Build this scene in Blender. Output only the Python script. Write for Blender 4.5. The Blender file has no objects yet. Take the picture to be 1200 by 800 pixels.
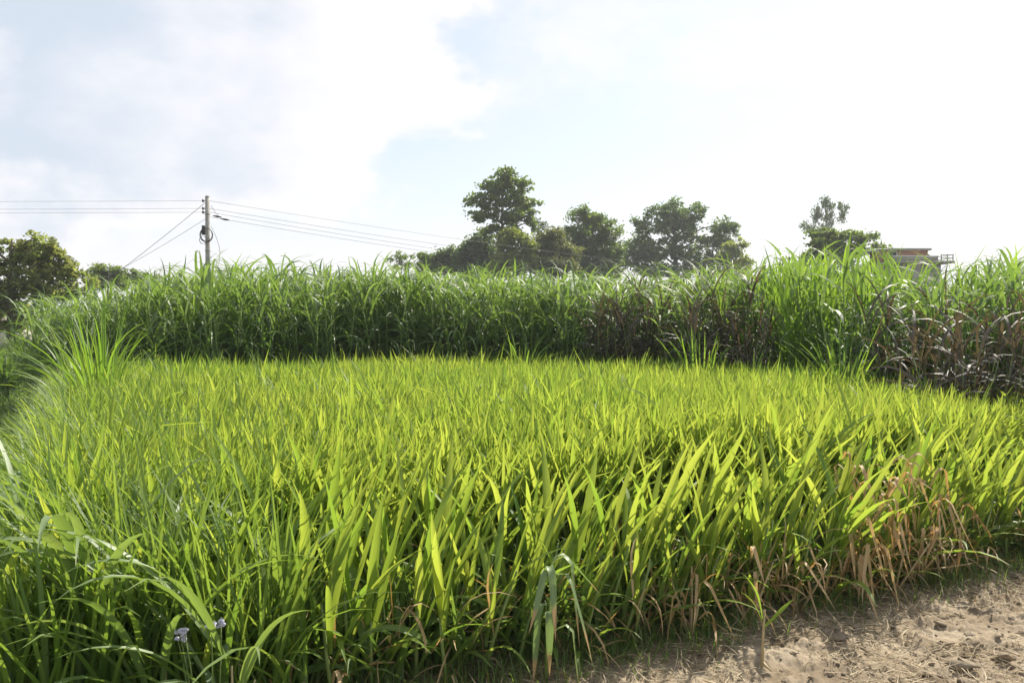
import bpy, math, random
import numpy as np
R = math.radians
rng = np.random.default_rng(11)
random.seed(5)
S = bpy.context.scene
COL = S.collection

# ------------------------------------------------------------------ camera
CAM_Z, F = 1.6, 1000.0                       # eye height, focal length in photo pixels (1200 wide)
PITCH = math.atan(28 / F)
cam_d = bpy.data.cameras.new('camera'); cam = bpy.data.objects.new('camera', cam_d); COL.objects.link(cam)
cam.location = (0, 0, CAM_Z); cam.rotation_euler = (R(90) - PITCH, 0, 0)
cam_d.sensor_width = 36; cam_d.lens = 36 * F / 1200; cam_d.clip_start = 0.05; cam_d.clip_end = 5000
S.camera = cam
# ------------------------------------------------------------------ light
SUN_AZ, SUN_EL = R(35), R(44)                # azimuth from +Y towards +X
W = bpy.data.worlds.new('World'); S.world = W; W.use_nodes = True
SKY_STRENGTH = 0.093
sun_d = bpy.data.lights.new('sun', 'SUN'); sun = bpy.data.objects.new('sun', sun_d); COL.objects.link(sun)
sun_d.energy = 5.0; sun_d.angle = R(0.6); sun_d.color = (1.0, 0.93, 0.80)
sun.rotation_euler = (R(90) - SUN_EL, 0, -SUN_AZ + math.pi)
S.view_settings.view_transform = 'Standard'; S.view_settings.look = 'None'
S.view_settings.exposure = 0.70; S.view_settings.gamma = 1.0; S.view_settings.use_curve_mapping = False
S.cycles.use_denoising = True
S.cycles.max_bounces = 7; S.cycles.diffuse_bounces = 4; S.cycles.transparent_max_bounces = 4


def px(x, y, Y):
    """point at world depth Y seen at photo pixel (x, y)"""
    u, v = (x - 600) / F, (400 - y) / F
    c, s = math.cos(PITCH), math.sin(PITCH)
    dy, dz = c + v * s, -s + v * c
    k = Y / dy
    return np.array([u * k, Y, CAM_Z + dz * k])


# ------------------------------------------------------------------ node helpers
def nodes_of(m):
    m.use_nodes = True
    nt = m.node_tree; nt.nodes.clear()
    return nt, nt.nodes, nt.links


def N(nt, kind, **kw):
    n = nt.nodes.new(kind)
    for k, v in kw.items():
        if k.startswith('i_'):
            n.inputs[int(k[2:]) if k[2:].isdigit() else k[2:].replace('_', ' ')].default_value = v
        else:
            setattr(n, k, v)
    return n


def math_n(nt, op, a, b=None, clamp=False):
    n = nt.nodes.new('ShaderNodeMath'); n.operation = op; n.use_clamp = clamp
    for i, v in enumerate((a, b)):
        if v is None: continue
        if isinstance(v, (int, float)): n.inputs[i].default_value = v
        else: nt.links.new(v, n.inputs[i])
    return n.outputs[0]


def smooth(nt, v, a, b):
    n = nt.nodes.new('ShaderNodeMapRange'); n.interpolation_type = 'SMOOTHSTEP'
    nt.links.new(v, n.inputs[0]); n.inputs[1].default_value = a; n.inputs[2].default_value = b
    return n.outputs[0]


def mixc(nt, f, a, b):
    n = nt.nodes.new('ShaderNodeMix'); n.data_type = 'RGBA'
    for i, v in ((0, f), (6, a), (7, b)):
        if isinstance(v, (int, float)): n.inputs[i].default_value = v
        elif isinstance(v, tuple): n.inputs[i].default_value = v if len(v) == 4 else (*v, 1)
        else: nt.links.new(v, n.inputs[i])
    return n.outputs[2]


# ------------------------------------------------------------------ world: Nishita sky with cumulus
def build_world():
    nt = W.node_tree; nt.nodes.clear(); L = nt.links.new
    out = N(nt, 'ShaderNodeOutputWorld'); bg = N(nt, 'ShaderNodeBackground')
    bg.inputs[1].default_value = SKY_STRENGTH
    sky = N(nt, 'ShaderNodeTexSky', sky_type='NISHITA')
    sky.sun_disc = False; sky.sun_elevation = SUN_EL; sky.sun_rotation = SUN_AZ
    sky.air_density = 1.0; sky.dust_density = 1.6; sky.ozone_density = 1.2; sky.altitude = 100
    tc = N(nt, 'ShaderNodeTexCoord'); d = tc.outputs['Generated']
    sep = N(nt, 'ShaderNodeSeparateXYZ'); L(d, sep.inputs[0])
    mp = N(nt, 'ShaderNodeMapping'); L(d, mp.inputs[0]); mp.inputs['Scale'].default_value = (1, 1, 1.7)
    mp.inputs['Location'].default_value = (3.1, 1.7, 0.4)
    n1 = N(nt, 'ShaderNodeTexNoise', i_Scale=3.2, i_Detail=9.0, i_Roughness=0.58); L(mp.outputs[0], n1.inputs['Vector'])
    n2 = N(nt, 'ShaderNodeTexNoise', i_Scale=9.0, i_Detail=6.0, i_Roughness=0.55); L(mp.outputs[0], n2.inputs['Vector'])
    # one big cumulus bank standing over the left of the field
    c = px(205, 75, 1.0) - np.array([0, 0, CAM_Z]); c = c / np.linalg.norm(c)
    rel = N(nt, 'ShaderNodeVectorMath', operation='SUBTRACT'); L(d, rel.inputs[0]); rel.inputs[1].default_value = tuple(c)
    scl = N(nt, 'ShaderNodeVectorMath', operation='MULTIPLY'); L(rel.outputs[0], scl.inputs[0]); scl.inputs[1].default_value = (1.0, 1.0, 1.55)
    ln = N(nt, 'ShaderNodeVectorMath', operation='LENGTH'); L(scl.outputs[0], ln.inputs[0])
    wob = math_n(nt, 'ADD', math_n(nt, 'MULTIPLY', math_n(nt, 'SUBTRACT', n1.outputs[0], 0.5), 0.85), math_n(nt, 'MULTIPLY', math_n(nt, 'SUBTRACT', n2.outputs[0], 0.5), 0.40))
    bank = math_n(nt, 'ADD', math_n(nt, 'SUBTRACT', 1.0, math_n(nt, 'MULTIPLY', ln.outputs['Value'], 1.62)), wob)
    cbank = smooth(nt, bank, 0.46, 0.58)
    puff = math_n(nt, 'MULTIPLY', smooth(nt, math_n(nt, 'ADD', math_n(nt, 'MULTIPLY', n1.outputs[0], 0.8), math_n(nt, 'MULTIPLY', n2.outputs[0], 0.2)), 0.49, 0.63), 0.70)
    cov = math_n(nt, 'MAXIMUM', cbank, puff)
    # clouds: white towards the sun, blue-grey on the side and core away from it
    n3 = N(nt, 'ShaderNodeTexNoise', i_Scale=5.0, i_Detail=7.0, i_Roughness=0.55)
    m3 = N(nt, 'ShaderNodeMapping'); L(d, m3.inputs[0]); m3.inputs['Scale'].default_value = (1, 1, 1.6); m3.inputs['Location'].default_value = (7.3, 0.2, 5.0)
    L(m3.outputs[0], n3.inputs['Vector'])
    sd = N(nt, 'ShaderNodeVectorMath', operation='DOT_PRODUCT'); L(rel.outputs[0], sd.inputs[0]); sd.inputs[1].default_value = (0.75, 0.25, 0.55)
    away = math_n(nt, 'ADD', math_n(nt, 'MULTIPLY', sd.outputs['Value'], -1.5), math_n(nt, 'SUBTRACT', n3.outputs[0], 0.5))
    shade = math_n(nt, 'MULTIPLY', smooth(nt, away, -0.22, 0.22), smooth(nt, bank, 0.52, 0.72))
    cc = mixc(nt, shade, (7.0, 6.85, 6.95), (4.5, 5.05, 5.85))
    # thin veil everywhere, as humid air gives
    veil = math_n(nt, 'ADD', 0.50, math_n(nt, 'MULTIPLY', smooth(nt, sep.outputs[2], 0.16, 0.0), 0.55))
    hz = mixc(nt, smooth(nt, sep.outputs[2], 0.22, 0.03), (6.2, 6.45, 6.85), (6.7, 6.65, 6.9))
    skyc = mixc(nt, veil, sky.outputs[0], hz)
    low = smooth(nt, sep.outputs[2], 0.02, 0.12)
    col = mixc(nt, math_n(nt, 'MULTIPLY', cov, math_n(nt, 'ADD', math_n(nt, 'MULTIPLY', low, 0.4), 0.5)), skyc, cc)
    L(col, bg.inputs[0]); L(bg.outputs[0], out.inputs[0])


build_world()


# ------------------------------------------------------------------ materials
def leaf_mat(name, c1, c2, t1, t2, dry=(0.42, 0.25, 0.09), tip=0.93, rough=0.42, trans=0.45, midrib=0.25, spec=0.5):
    """leaf: c1..c2 surface colour range, t1..t2 colour of the light that passes through"""
    m = bpy.data.materials.new(name); nt, ns, L0 = nodes_of(m); L = L0.new
    out = N(nt, 'ShaderNodeOutputMaterial'); pb = N(nt, 'ShaderNodeBsdfPrincipled'); tr = N(nt, 'ShaderNodeBsdfTranslucent')
    mx = N(nt, 'ShaderNodeMixShader'); mx.inputs[0].default_value = trans
    at = N(nt, 'ShaderNodeAttribute', attribute_name='tint'); al = N(nt, 'ShaderNodeAttribute', attribute_name='along')
    ac = N(nt, 'ShaderNodeAttribute', attribute_name='across')
    oi = N(nt, 'ShaderNodeObjectInfo')
    v = math_n(nt, 'ADD', math_n(nt, 'MULTIPLY', at.outputs['Fac'], 0.75), math_n(nt, 'MULTIPLY', oi.outputs['Random'], 0.25), True)
    a = mixc(nt, v, c1, c2); b = mixc(nt, v, t1, t2)
    geo = N(nt, 'ShaderNodeNewGeometry')
    nz = N(nt, 'ShaderNodeTexNoise', i_Scale=9.0, i_Detail=3.0); L(geo.outputs['Position'], nz.inputs['Vector'])
    # dry tip, dry flecks
    dv = math_n(nt, 'ADD', al.outputs['Fac'], math_n(nt, 'MULTIPLY', math_n(nt, 'SUBTRACT', nz.outputs[0], 0.5), 0.35))
    dv = math_n(nt, 'ADD', dv, math_n(nt, 'MULTIPLY', math_n(nt, 'SUBTRACT', oi.outputs['Random'], 0.5), 0.08))
    df = smooth(nt, dv, tip, tip + 0.10)
    a = mixc(nt, df, a, dry); b = mixc(nt, df, b, tuple(0.8 * x for x in dry))
    rib = smooth(nt, math_n(nt, 'ABSOLUTE', ac.outputs['Fac']), 0.16, 0.02)
    a = mixc(nt, math_n(nt, 'MULTIPLY', rib, midrib), a, (0.42, 0.50, 0.26))
    L(a, pb.inputs['Base Color']); L(b, tr.inputs[0])
    pb.inputs['Roughness'].default_value = rough; pb.inputs['Specular IOR Level'].default_value = spec
    # fine parallel veins
    cb = N(nt, 'ShaderNodeCombineXYZ'); L(math_n(nt, 'MULTIPLY', ac.outputs['Fac'], 9.0), cb.inputs[0]); L(math_n(nt, 'MULTIPLY', al.outputs['Fac'], 2.5), cb.inputs[1])
    vn = N(nt, 'ShaderNodeTexNoise', i_Scale=1.0, i_Detail=1.0); L(cb.outputs[0], vn.inputs['Vector'])
    bp = N(nt, 'ShaderNodeBump', i_Strength=0.35, i_Distance=0.003); L(vn.outputs[0], bp.inputs['Height']); L(bp.outputs[0], pb.inputs['Normal'])
    L(pb.outputs[0], mx.inputs[1]); L(tr.outputs[0], mx.inputs[2]); L(mx.outputs[0], out.inputs[0])
    return m


def solid_mat(name, c1, c2, scale=8.0, rough=0.85, bump=0.0, bscale=None, spec=0.3, stretch=(1, 1, 1)):
    m = bpy.data.materials.new(name); nt, ns, L0 = nodes_of(m); L = L0.new
    out = N(nt, 'ShaderNodeOutputMaterial'); pb = N(nt, 'ShaderNodeBsdfPrincipled')
    tc = N(nt, 'ShaderNodeTexCoord'); mp = N(nt, 'ShaderNodeMapping'); L(tc.outputs['Object'], mp.inputs[0]); mp.inputs['Scale'].default_value = stretch
    nz = N(nt, 'ShaderNodeTexNoise', i_Scale=scale, i_Detail=6.0, i_Roughness=0.6); L(mp.outputs[0], nz.inputs['Vector'])
    L(mixc(nt, smooth(nt, nz.outputs[0], 0.3, 0.7), c1, c2), pb.inputs['Base Color'])
    pb.inputs['Roughness'].default_value = rough; pb.inputs['Specular IOR Level'].default_value = spec
    if bump:
        bn = N(nt, 'ShaderNodeTexNoise', i_Scale=bscale or scale * 4, i_Detail=5.0); L(mp.outputs[0], bn.inputs['Vector'])
        bp = N(nt, 'ShaderNodeBump', i_Strength=bump, i_Distance=0.02); L(bn.outputs[0], bp.inputs['Height']); L(bp.outputs[0], pb.inputs['Normal'])
    L(pb.outputs[0], out.inputs[0])
    return m


M = {}
M['crop'] = leaf_mat('crop_leaf', (0.10, 0.20, 0.028), (0.19, 0.28, 0.045), (0.23, 0.39, 0.035), (0.55, 0.61, 0.075), rough=0.45, trans=0.53, spec=0.45, tip=1.01)
M['coarse'] = leaf_mat('coarse_grass_leaf', (0.09, 0.17, 0.03), (0.18, 0.27, 0.06), (0.22, 0.36, 0.035), (0.42, 0.52, 0.07), rough=0.42, trans=0.46, tip=1.02, spec=0.45)
M['broad'] = leaf_mat('broad_coarse_leaf', (0.11, 0.19, 0.05), (0.22, 0.30, 0.11), (0.20, 0.33, 0.04), (0.36, 0.46, 0.09), rough=0.45, trans=0.38, tip=1.0, spec=0.9)
M['napier'] = leaf_mat('elephant_grass_leaf', (0.06, 0.125, 0.03), (0.17, 0.25, 0.08), (0.12, 0.24, 0.03), (0.32, 0.46, 0.08), rough=0.52, trans=0.40, tip=0.99, spec=0.7)
M['shoot'] = leaf_mat('young_shoot_leaf', (0.09, 0.19, 0.03), (0.15, 0.27, 0.04), (0.22, 0.40, 0.03), (0.36, 0.52, 0.05), rough=0.42, trans=0.5, tip=1.03)
M['purple'] = leaf_mat('purple_grass_leaf', (0.045, 0.034, 0.034), (0.105, 0.09, 0.062), (0.07, 0.045, 0.03), (0.18, 0.13, 0.06), rough=0.52, trans=0.28, tip=0.97, spec=0.5, dry=(0.34, 0.17, 0.06))
M['dry'] = leaf_mat('withered_leaf', (0.40, 0.25, 0.10), (0.62, 0.47, 0.26), (0.48, 0.24, 0.06), (0.62, 0.40, 0.15), rough=0.6, trans=0.35, tip=1.3, midrib=0.1, dry=(0.3, 0.16, 0.06))
M['drytip'] = leaf_mat('half_withered_leaf', (0.16, 0.24, 0.09), (0.26, 0.34, 0.16), (0.22, 0.34, 0.07), (0.34, 0.44, 0.12), rough=0.42, trans=0.35, tip=0.66, dry=(0.50, 0.33, 0.15))
M['stalk'] = solid_mat('green_stalk', (0.13, 0.20, 0.05), (0.24, 0.30, 0.09), 14, 0.55)
M['tanstalk'] = solid_mat('tan_stalk', (0.36, 0.27, 0.13), (0.52, 0.42, 0.24), 20, 0.65, stretch=(1, 1, .3))
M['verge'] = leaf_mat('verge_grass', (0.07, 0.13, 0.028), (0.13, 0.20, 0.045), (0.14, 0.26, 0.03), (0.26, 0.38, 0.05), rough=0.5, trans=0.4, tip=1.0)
M['straw'] = leaf_mat('straw', (0.17, 0.115, 0.06), (0.60, 0.50, 0.33), (0.3, 0.2, 0.08), (0.4, 0.3, 0.14), rough=0.7, trans=0.2, tip=1.3, midrib=0)
M['bark'] = solid_mat('bark', (0.09, 0.07, 0.05), (0.18, 0.15, 0.11), 6, 0.9, 0.5, stretch=(1, 1, .25))
M['palebark'] = solid_mat('pale_bark', (0.3, 0.27, 0.22), (0.45, 0.42, 0.36), 5, 0.8, 0.2, stretch=(1, 1, .25))
M['concrete'] = solid_mat('weathered_concrete', (0.27, 0.25, 0.22), (0.38, 0.36, 0.32), 3, 0.9, 0.3)
M['plaster'] = solid_mat('cream_plaster', (0.48, 0.44, 0.36), (0.6, 0.56, 0.48), 2, 0.9)
M['whitepaint'] = solid_mat('white_paint', (0.68, 0.68, 0.66), (0.78, 0.78, 0.76), 4, 0.6)
M['black'] = solid_mat('black_plastic', (0.02, 0.02, 0.022), (0.035, 0.035, 0.035), 6, 0.5)
M['wire'] = solid_mat('aluminium_wire', (0.10, 0.10, 0.105), (0.14, 0.14, 0.14), 6, 0.6)
M['steel'] = solid_mat('galvanised_steel', (0.22, 0.22, 0.22), (0.32, 0.32, 0.31), 6, 0.5)
M['ceramic'] = solid_mat('brown_ceramic', (0.07, 0.04, 0.03), (0.10, 0.06, 0.045), 6, 0.25, spec=0.5)
M['glass'] = solid_mat('dark_glass', (0.02, 0.025, 0.03), (0.03, 0.035, 0.04), 3, 0.1, spec=0.6)
M['roof'] = solid_mat('rusty_sheet_roof', (0.30, 0.13, 0.08), (0.40, 0.22, 0.15), 5, 0.7)
M['petal'] = solid_mat('lavender_petal', (0.60, 0.57, 0.74), (0.74, 0.72, 0.82), 60, 0.7)
M['weedleaf'] = leaf_mat('weed_leaf', (0.09, 0.16, 0.05), (0.16, 0.24, 0.08), (0.14, 0.24, 0.04), (0.22, 0.33, 0.06), rough=0.5, tip=1.3, midrib=0.1)


def tree_leaf(name, c1, c2, t1, t2, trans=0.35):
    return leaf_mat(name, c1, c2, t1, t2, tip=2.0, midrib=0.0, rough=0.5, trans=trans, spec=0.35)


M['t_dark'] = tree_leaf('dark_tree_leaf', (0.05, 0.095, 0.022), (0.12, 0.17, 0.045), (0.10, 0.18, 0.03), (0.22, 0.32, 0.05), 0.42)
M['t_mid'] = tree_leaf('mid_green_leaf', (0.06, 0.105, 0.028), (0.13, 0.18, 0.045), (0.15, 0.26, 0.03), (0.33, 0.42, 0.06), 0.42)
M['t_yel'] = tree_leaf('yellow_green_leaf', (0.09, 0.13, 0.03), (0.18, 0.21, 0.05), (0.26, 0.36, 0.04), (0.48, 0.52, 0.08), 0.45)
M['t_olive'] = tree_leaf('olive_leaf', (0.06, 0.085, 0.03), (0.14, 0.15, 0.055), (0.16, 0.21, 0.03), (0.32, 0.33, 0.07), 0.42)
M['t_orch'] = tree_leaf('orchard_leaf', (0.07, 0.11, 0.03), (0.17, 0.17, 0.065), (0.25, 0.36, 0.05), (0.48, 0.50, 0.12), 0.52)
M['t_grey'] = tree_leaf('grey_green_leaf', (0.08, 0.10, 0.06), (0.14, 0.165, 0.10), (0.14, 0.20, 0.08), (0.24, 0.30, 0.13), 0.40)


def brick_mat():
    m = bpy.data.materials.new('red_brick'); nt, ns, L0 = nodes_of(m); L = L0.new
    out = N(nt, 'ShaderNodeOutputMaterial'); pb = N(nt, 'ShaderNodeBsdfPrincipled', i_Roughness=0.9)
    tc = N(nt, 'ShaderNodeTexCoord'); sp = N(nt, 'ShaderNodeSeparateXYZ'); L(tc.outputs['Object'], sp.inputs[0])
    cb = N(nt, 'ShaderNodeCombineXYZ'); L(math_n(nt, 'ADD', sp.outputs[0], sp.outputs[1]), cb.inputs[0]); L(sp.outputs[2], cb.inputs[1])
    b = N(nt, 'ShaderNodeTexBrick'); L(cb.outputs[0], b.inputs['Vector'])
    for i, c in ((1, (0.34, 0.11, 0.06, 1)), (2, (0.38, 0.17, 0.10, 1)), (3, (0.36, 0.33, 0.28, 1))): b.inputs[i].default_value = c
    b.inputs['Scale'].default_value = 1.0; b.inputs['Brick Width'].default_value = 0.24; b.inputs['Row Height'].default_value = 0.08; b.inputs['Mortar Size'].default_value = 0.008
    L(b.outputs[0], pb.inputs['Base Color']); L(pb.outputs[0], out.inputs[0])
    return m


M['brick'] = brick_mat()


def ground_mat():
    m = bpy.data.materials.new('ground_soil'); nt, ns, L0 = nodes_of(m); L = L0.new
    out = N(nt, 'ShaderNodeOutputMaterial'); pb = N(nt, 'ShaderNodeBsdfPrincipled', i_Roughness=0.95)
    pb.inputs['Specular IOR Level'].default_value = 0.1
    g = N(nt, 'ShaderNodeNewGeometry')
    a = N(nt, 'ShaderNodeTexNoise', i_Scale=2.3, i_Detail=8.0, i_Roughness=0.65); L(g.outputs['Position'], a.inputs['Vector'])
    b = N(nt, 'ShaderNodeTexNoise', i_Scale=38.0, i_Detail=5.0, i_Roughness=0.7); L(g.outputs['Position'], b.inputs['Vector'])
    soil = mixc(nt, smooth(nt, a.outputs[0], 0.35, 0.65), (0.20, 0.155, 0.105), (0.37, 0.305, 0.225))
    soil = mixc(nt, math_n(nt, 'MULTIPLY', smooth(nt, b.outputs[0], 0.5, 0.72), 0.55), soil, (0.17, 0.12, 0.075))
    at = N(nt, 'ShaderNodeAttribute', attribute_name='grassy')
    turf = mixc(nt, smooth(nt, a.outputs[0], 0.3, 0.7), (0.05, 0.085, 0.022), (0.11, 0.13, 0.045))
    L(mixc(nt, at.outputs['Fac'], soil, turf), pb.inputs['Base Color'])
    bp = N(nt, 'ShaderNodeBump', i_Strength=0.7, i_Distance=0.012); L(b.outputs[0], bp.inputs['Height']); L(bp.outputs[0], pb.inputs['Normal'])
    L(pb.outputs[0], out.inputs[0])
    return m


M['ground'] = ground_mat()


# ------------------------------------------------------------------ object helpers
def link(o, parent=None):
    COL.objects.link(o)
    if parent is not None: o.parent = parent
    return o


def tag(o, label=None, cat=None, group=None, kind=None):
    if label: o['label'] = label
    if cat: o['category'] = cat
    if group: o['group'] = group
    if kind: o['kind'] = kind
    return o


def thing(name, label, cat, loc=(0, 0, 0), rz=0.0, group=None):
    o = bpy.data.objects.new(name, None); o.empty_display_size = 0.1
    o.location = tuple(float(v) for v in loc); o.rotation_euler = (0, 0, rz)
    return tag(link(o), label, cat, group)


def np_mesh(name, V, Fq, mat, attrs=None, smooth_sh=True):
    """Fq: (n,4) quads or (n,3) tris as one array, or list of arrays"""
    me = bpy.data.meshes.new(name)
    faces = Fq if isinstance(Fq, list) else [Fq]
    faces = [f for f in faces if len(f)]
    loops = np.concatenate([f.ravel() for f in faces]).astype(np.int32)
    tot = np.concatenate([np.full(len(f), f.shape[1], np.int32) for f in faces])
    st = np.concatenate([[0], np.cumsum(tot)[:-1]]).astype(np.int32)
    me.vertices.add(len(V)); me.vertices.foreach_set('co', np.asarray(V, np.float32).ravel())
    me.loops.add(len(loops)); me.loops.foreach_set('vertex_index', loops)
    me.polygons.add(len(tot)); me.polygons.foreach_set('loop_start', st)
    if smooth_sh: me.polygons.foreach_set('use_smooth', np.ones(len(tot), bool))
    for k, a in (attrs or {}).items():
        at = me.attributes.new(k, 'FLOAT', 'POINT'); at.data.foreach_set('value', np.asarray(a, np.float32).ravel())
    me.materials.append(mat)
    me.update(calc_edges=True)
    return me


def obj(name, me, parent=None, loc=(0, 0, 0), rot=(0, 0, 0), scale=(1, 1, 1)):
    o = bpy.data.objects.new(name, me)
    o.location = tuple(float(v) for v in loc); o.rotation_euler = tuple(float(v) for v in rot); o.scale = tuple(float(v) for v in scale)
    return link(o, parent)


class Blades:
    """collects leaf blades (numpy) to become one mesh"""
    def __init__(self): self.V, self.Q, self.A, self.n = [], [], {'tint': [], 'along': [], 'across': []}, 0

    def add(self, P, az, length, width, pitch, bend, nseg=5, wide=True, twist=0.0, fold=0.25, tint=None, side=0.0, power=1.5, peak=0.25, wav=0.0):
        P = np.atleast_2d(np.asarray(P, float)); n = len(P)
        f = lambda a: np.broadcast_to(np.asarray(a, float), (n,)).copy()
        az, length, width, pitch, bend, twist, side = map(f, (az, length, width, pitch, bend, twist, side))
        tint = rng.random(n) if tint is None else f(tint)
        s = np.linspace(0, 1, nseg + 1)
        if power < 0: q = np.clip((s + power * rng.uniform(.6, 1.5)) / .16, 0, 1); sp = q * q * (3 - 2 * q)
        else: sp = s ** power
        th = pitch[:, None] + bend[:, None] * sp[None]
        a2 = az[:, None] + side[:, None] * s[None] ** 1.3
        step = length[:, None] / nseg
        mid = (th[:, 1:] + th[:, :-1]) / 2; am = (a2[:, 1:] + a2[:, :-1]) / 2
        dx = np.sin(mid) * np.cos(am) * step; dy = np.sin(mid) * np.sin(am) * step; dz = np.cos(mid) * step
        z0 = np.zeros((n, 1))
        C = np.stack([np.concatenate([z0, np.cumsum(q, 1)], 1) for q in (dx, dy, dz)], -1) + P[:, None]
        T = np.stack([np.sin(th) * np.cos(a2), np.sin(th) * np.sin(a2), np.cos(th)], -1)
        Wd = np.stack([-np.sin(a2), np.cos(a2), np.zeros_like(a2)], -1)
        Nn = np.cross(T, Wd)
        tw = twist[:, None, None] * (0.25 + 0.75 * s[None, :, None])
        if wav: tw = tw + wav * np.sin(s[None, :, None] * 9 + rng.random((n, 1, 1)) * 6.3)
        Wv = Wd * np.cos(tw) + Nn * np.sin(tw); Nv = np.cross(T, Wv)
        x = np.clip(s / peak, 0, 1); pr = (0.5 + 0.5 * (x * x * (3 - 2 * x))) * np.maximum(1 - np.clip((s - peak) / (1 - peak), 0, 1) ** 1.9, 0.02)
        hw = (width[:, None] / 2 * pr[None])[..., None]
        if wide: rows = [C - Wv * hw, C - Nv * hw * (2 * fold), C + Wv * hw]; ac = [-1., 0., 1.]
        else: rows = [C - Wv * hw, C + Wv * hw]; ac = [-1., 1.]
        k = len(rows)
        Vv = np.stack(rows, 2)                       # n, nseg+1, k, 3
        base = self.n + np.arange(n)[:, None, None] * ((nseg + 1) * k) + np.arange(nseg)[None, :, None] * k + np.arange(k - 1)[None, None]
        q = np.stack([base, base + 1, base + 1 + k, base + k], -1).reshape(-1, 4)
        self.V.append(Vv.reshape(-1, 3)); self.Q.append(q); self.n += n * (nseg + 1) * k
        self.A['tint'].append(np.repeat(tint, (nseg + 1) * k)); self.A['along'].append(np.tile(np.repeat(s, k), n)); self.A['across'].append(np.tile(np.array(ac), n * (nseg + 1)))

    def mesh(self, name, mat):
        return np_mesh(name, np.concatenate(self.V), np.concatenate(self.Q), mat, {k: np.concatenate(v) for k, v in self.A.items()})


def tube(pts, radii, sides=6, cap=True):
    pts = np.asarray(pts, float); n = len(pts); radii = np.broadcast_to(radii, (n,))
    t = np.gradient(pts, axis=0); t /= np.linalg.norm(t, axis=1)[:, None] + 1e-9
    ref = np.array([0, 0, 1.]) if abs(t[0][2]) < 0.9 else np.array([1., 0, 0])
    u = np.cross(t, ref); u /= np.linalg.norm(u, axis=1)[:, None] + 1e-9; v = np.cross(t, u)
    a = np.arange(sides) / sides * 2 * math.pi
    V = (pts[:, None] + radii[:, None, None] * (np.cos(a)[None, :, None] * u[:, None] + np.sin(a)[None, :, None] * v[:, None])).reshape(-1, 3)
    i = np.arange(n - 1)[:, None] * sides; j = np.arange(sides)[None]; j2 = (j + 1) % sides
    Q = np.stack([i + j, i + j2, i + j2 + sides, i + j + sides], -1).reshape(-1, 4)
    if cap:
        V = np.concatenate([V, pts[:1], pts[-1:]]); k = n * sides
        jj = np.arange(sides); j3 = (jj + 1) % sides
        T = np.concatenate([np.stack([np.full(sides, k), j3, jj], -1), np.stack([np.full(sides, k + 1), k - sides + jj, k - sides + j3], -1)])
        return V, Q, T
    return V, Q, np.zeros((0, 3), int)


class MB:
    """collects tubes and boxes into one part"""
    def __init__(self): self.V, self.Q, self.T, self.n = [], [], [], 0

    def _push(self, V, Q, T):
        self.V.append(V); self.Q.append(Q + self.n)
        if len(T): self.T.append(T + self.n)
        self.n += len(V); return self

    def tube(self, pts, r, sides=6): return self._push(*tube(pts, r, sides))

    def box(self, lo, hi):
        x0, y0, z0 = lo; x1, y1, z1 = hi
        V = np.array([(x, y, z) for z in (z0, z1) for y in (y0, y1) for x in (x0, x1)], float)
        Q = np.array([(0, 2, 3, 1), (4, 5, 7, 6), (0, 1, 5, 4), (2, 6, 7, 3), (0, 4, 6, 2), (1, 3, 7, 5)])
        return self._push(V, Q, np.zeros((0, 3), int))

    def ring(self, c, rad, r, axis='y', squash=1.0, n=20):
        a = np.linspace(0, 2 * math.pi, n + 1)
        p = np.stack([np.cos(a) * rad, np.zeros(n + 1), np.sin(a) * rad * squash], -1) + np.asarray(c)
        return self.tube(p, r, 5)

    def build(self, name, mat, parent=None, smooth_sh=True, loc=(0, 0, 0)):
        f = [np.concatenate(self.Q)] + ([np.concatenate(self.T)] if self.T else [])
        return obj(name, np_mesh(name, np.concatenate(self.V), f, mat, None, smooth_sh), parent, loc)


def copy_tree(o, parent=None):
    c = o.copy(); COL.objects.link(c); c.parent = parent
    for ch in o.children: copy_tree(ch, c)
    return c


def vnoise(x, y, seed=0):
    """smooth value noise, numpy"""
    xi, yi = np.floor(x).astype(int), np.floor(y).astype(int); xf, yf = x - xi, y - yi
    h = lambda a, b: np.modf(np.abs(np.sin(a * 127.1 + b * 311.7 + seed * 74.7) * 43758.5453))[0]
    u, v = xf * xf * (3 - 2 * xf), yf * yf * (3 - 2 * yf)
    return (h(xi, yi) * (1 - u) + h(xi + 1, yi) * u) * (1 - v) + (h(xi, yi + 1) * (1 - u) + h(xi + 1, yi + 1) * u) * v


def fbm(x, y, o=4, seed=0):
    return sum(vnoise(x * 2 ** k, y * 2 ** k, seed + k) / 2 ** (k + 1) for k in range(o))


def inside(P, poly):
    x, y = P[:, 0], P[:, 1]; r = np.zeros(len(P), bool); j = len(poly) - 1
    for i in range(len(poly)):
        (xi, yi), (xj, yj) = poly[i], poly[j]
        r ^= ((yi > y) != (yj > y)) & (x < (xj - xi) * (y - yi) / (yj - yi + 1e-12) + xi); j = i
    return r


# ------------------------------------------------------------------ layout (metres; camera at the origin looking +Y)
def front_y(X): return 3.8 + 0.52 * np.asarray(X)                  # front edge of the crop
def left_x(Y): return -1.75 - 0.49 * (np.asarray(Y) - 2.6)        # left edge of the crop
FIELD = [(-1.95, 2.8), (6.4, 7.1), (6.2, 7.6), (5.3, 8.0), (4.7, 9.0), (4.3, 10.2), (3.5, 12.2), (1.5, 14.0), (0, 14.5), (-3, 13.7), (-6.4, 12.2)]
NAPIER_FRONT = [(-7.0, 12.3), (-3.0, 13.9), (0.0, 14.7), (1.8, 14.1), (3.6, 12.3), (4.5, 10.2), (5.0, 9.0), (5.6, 8.1), (7.4, 7.6)]


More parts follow.
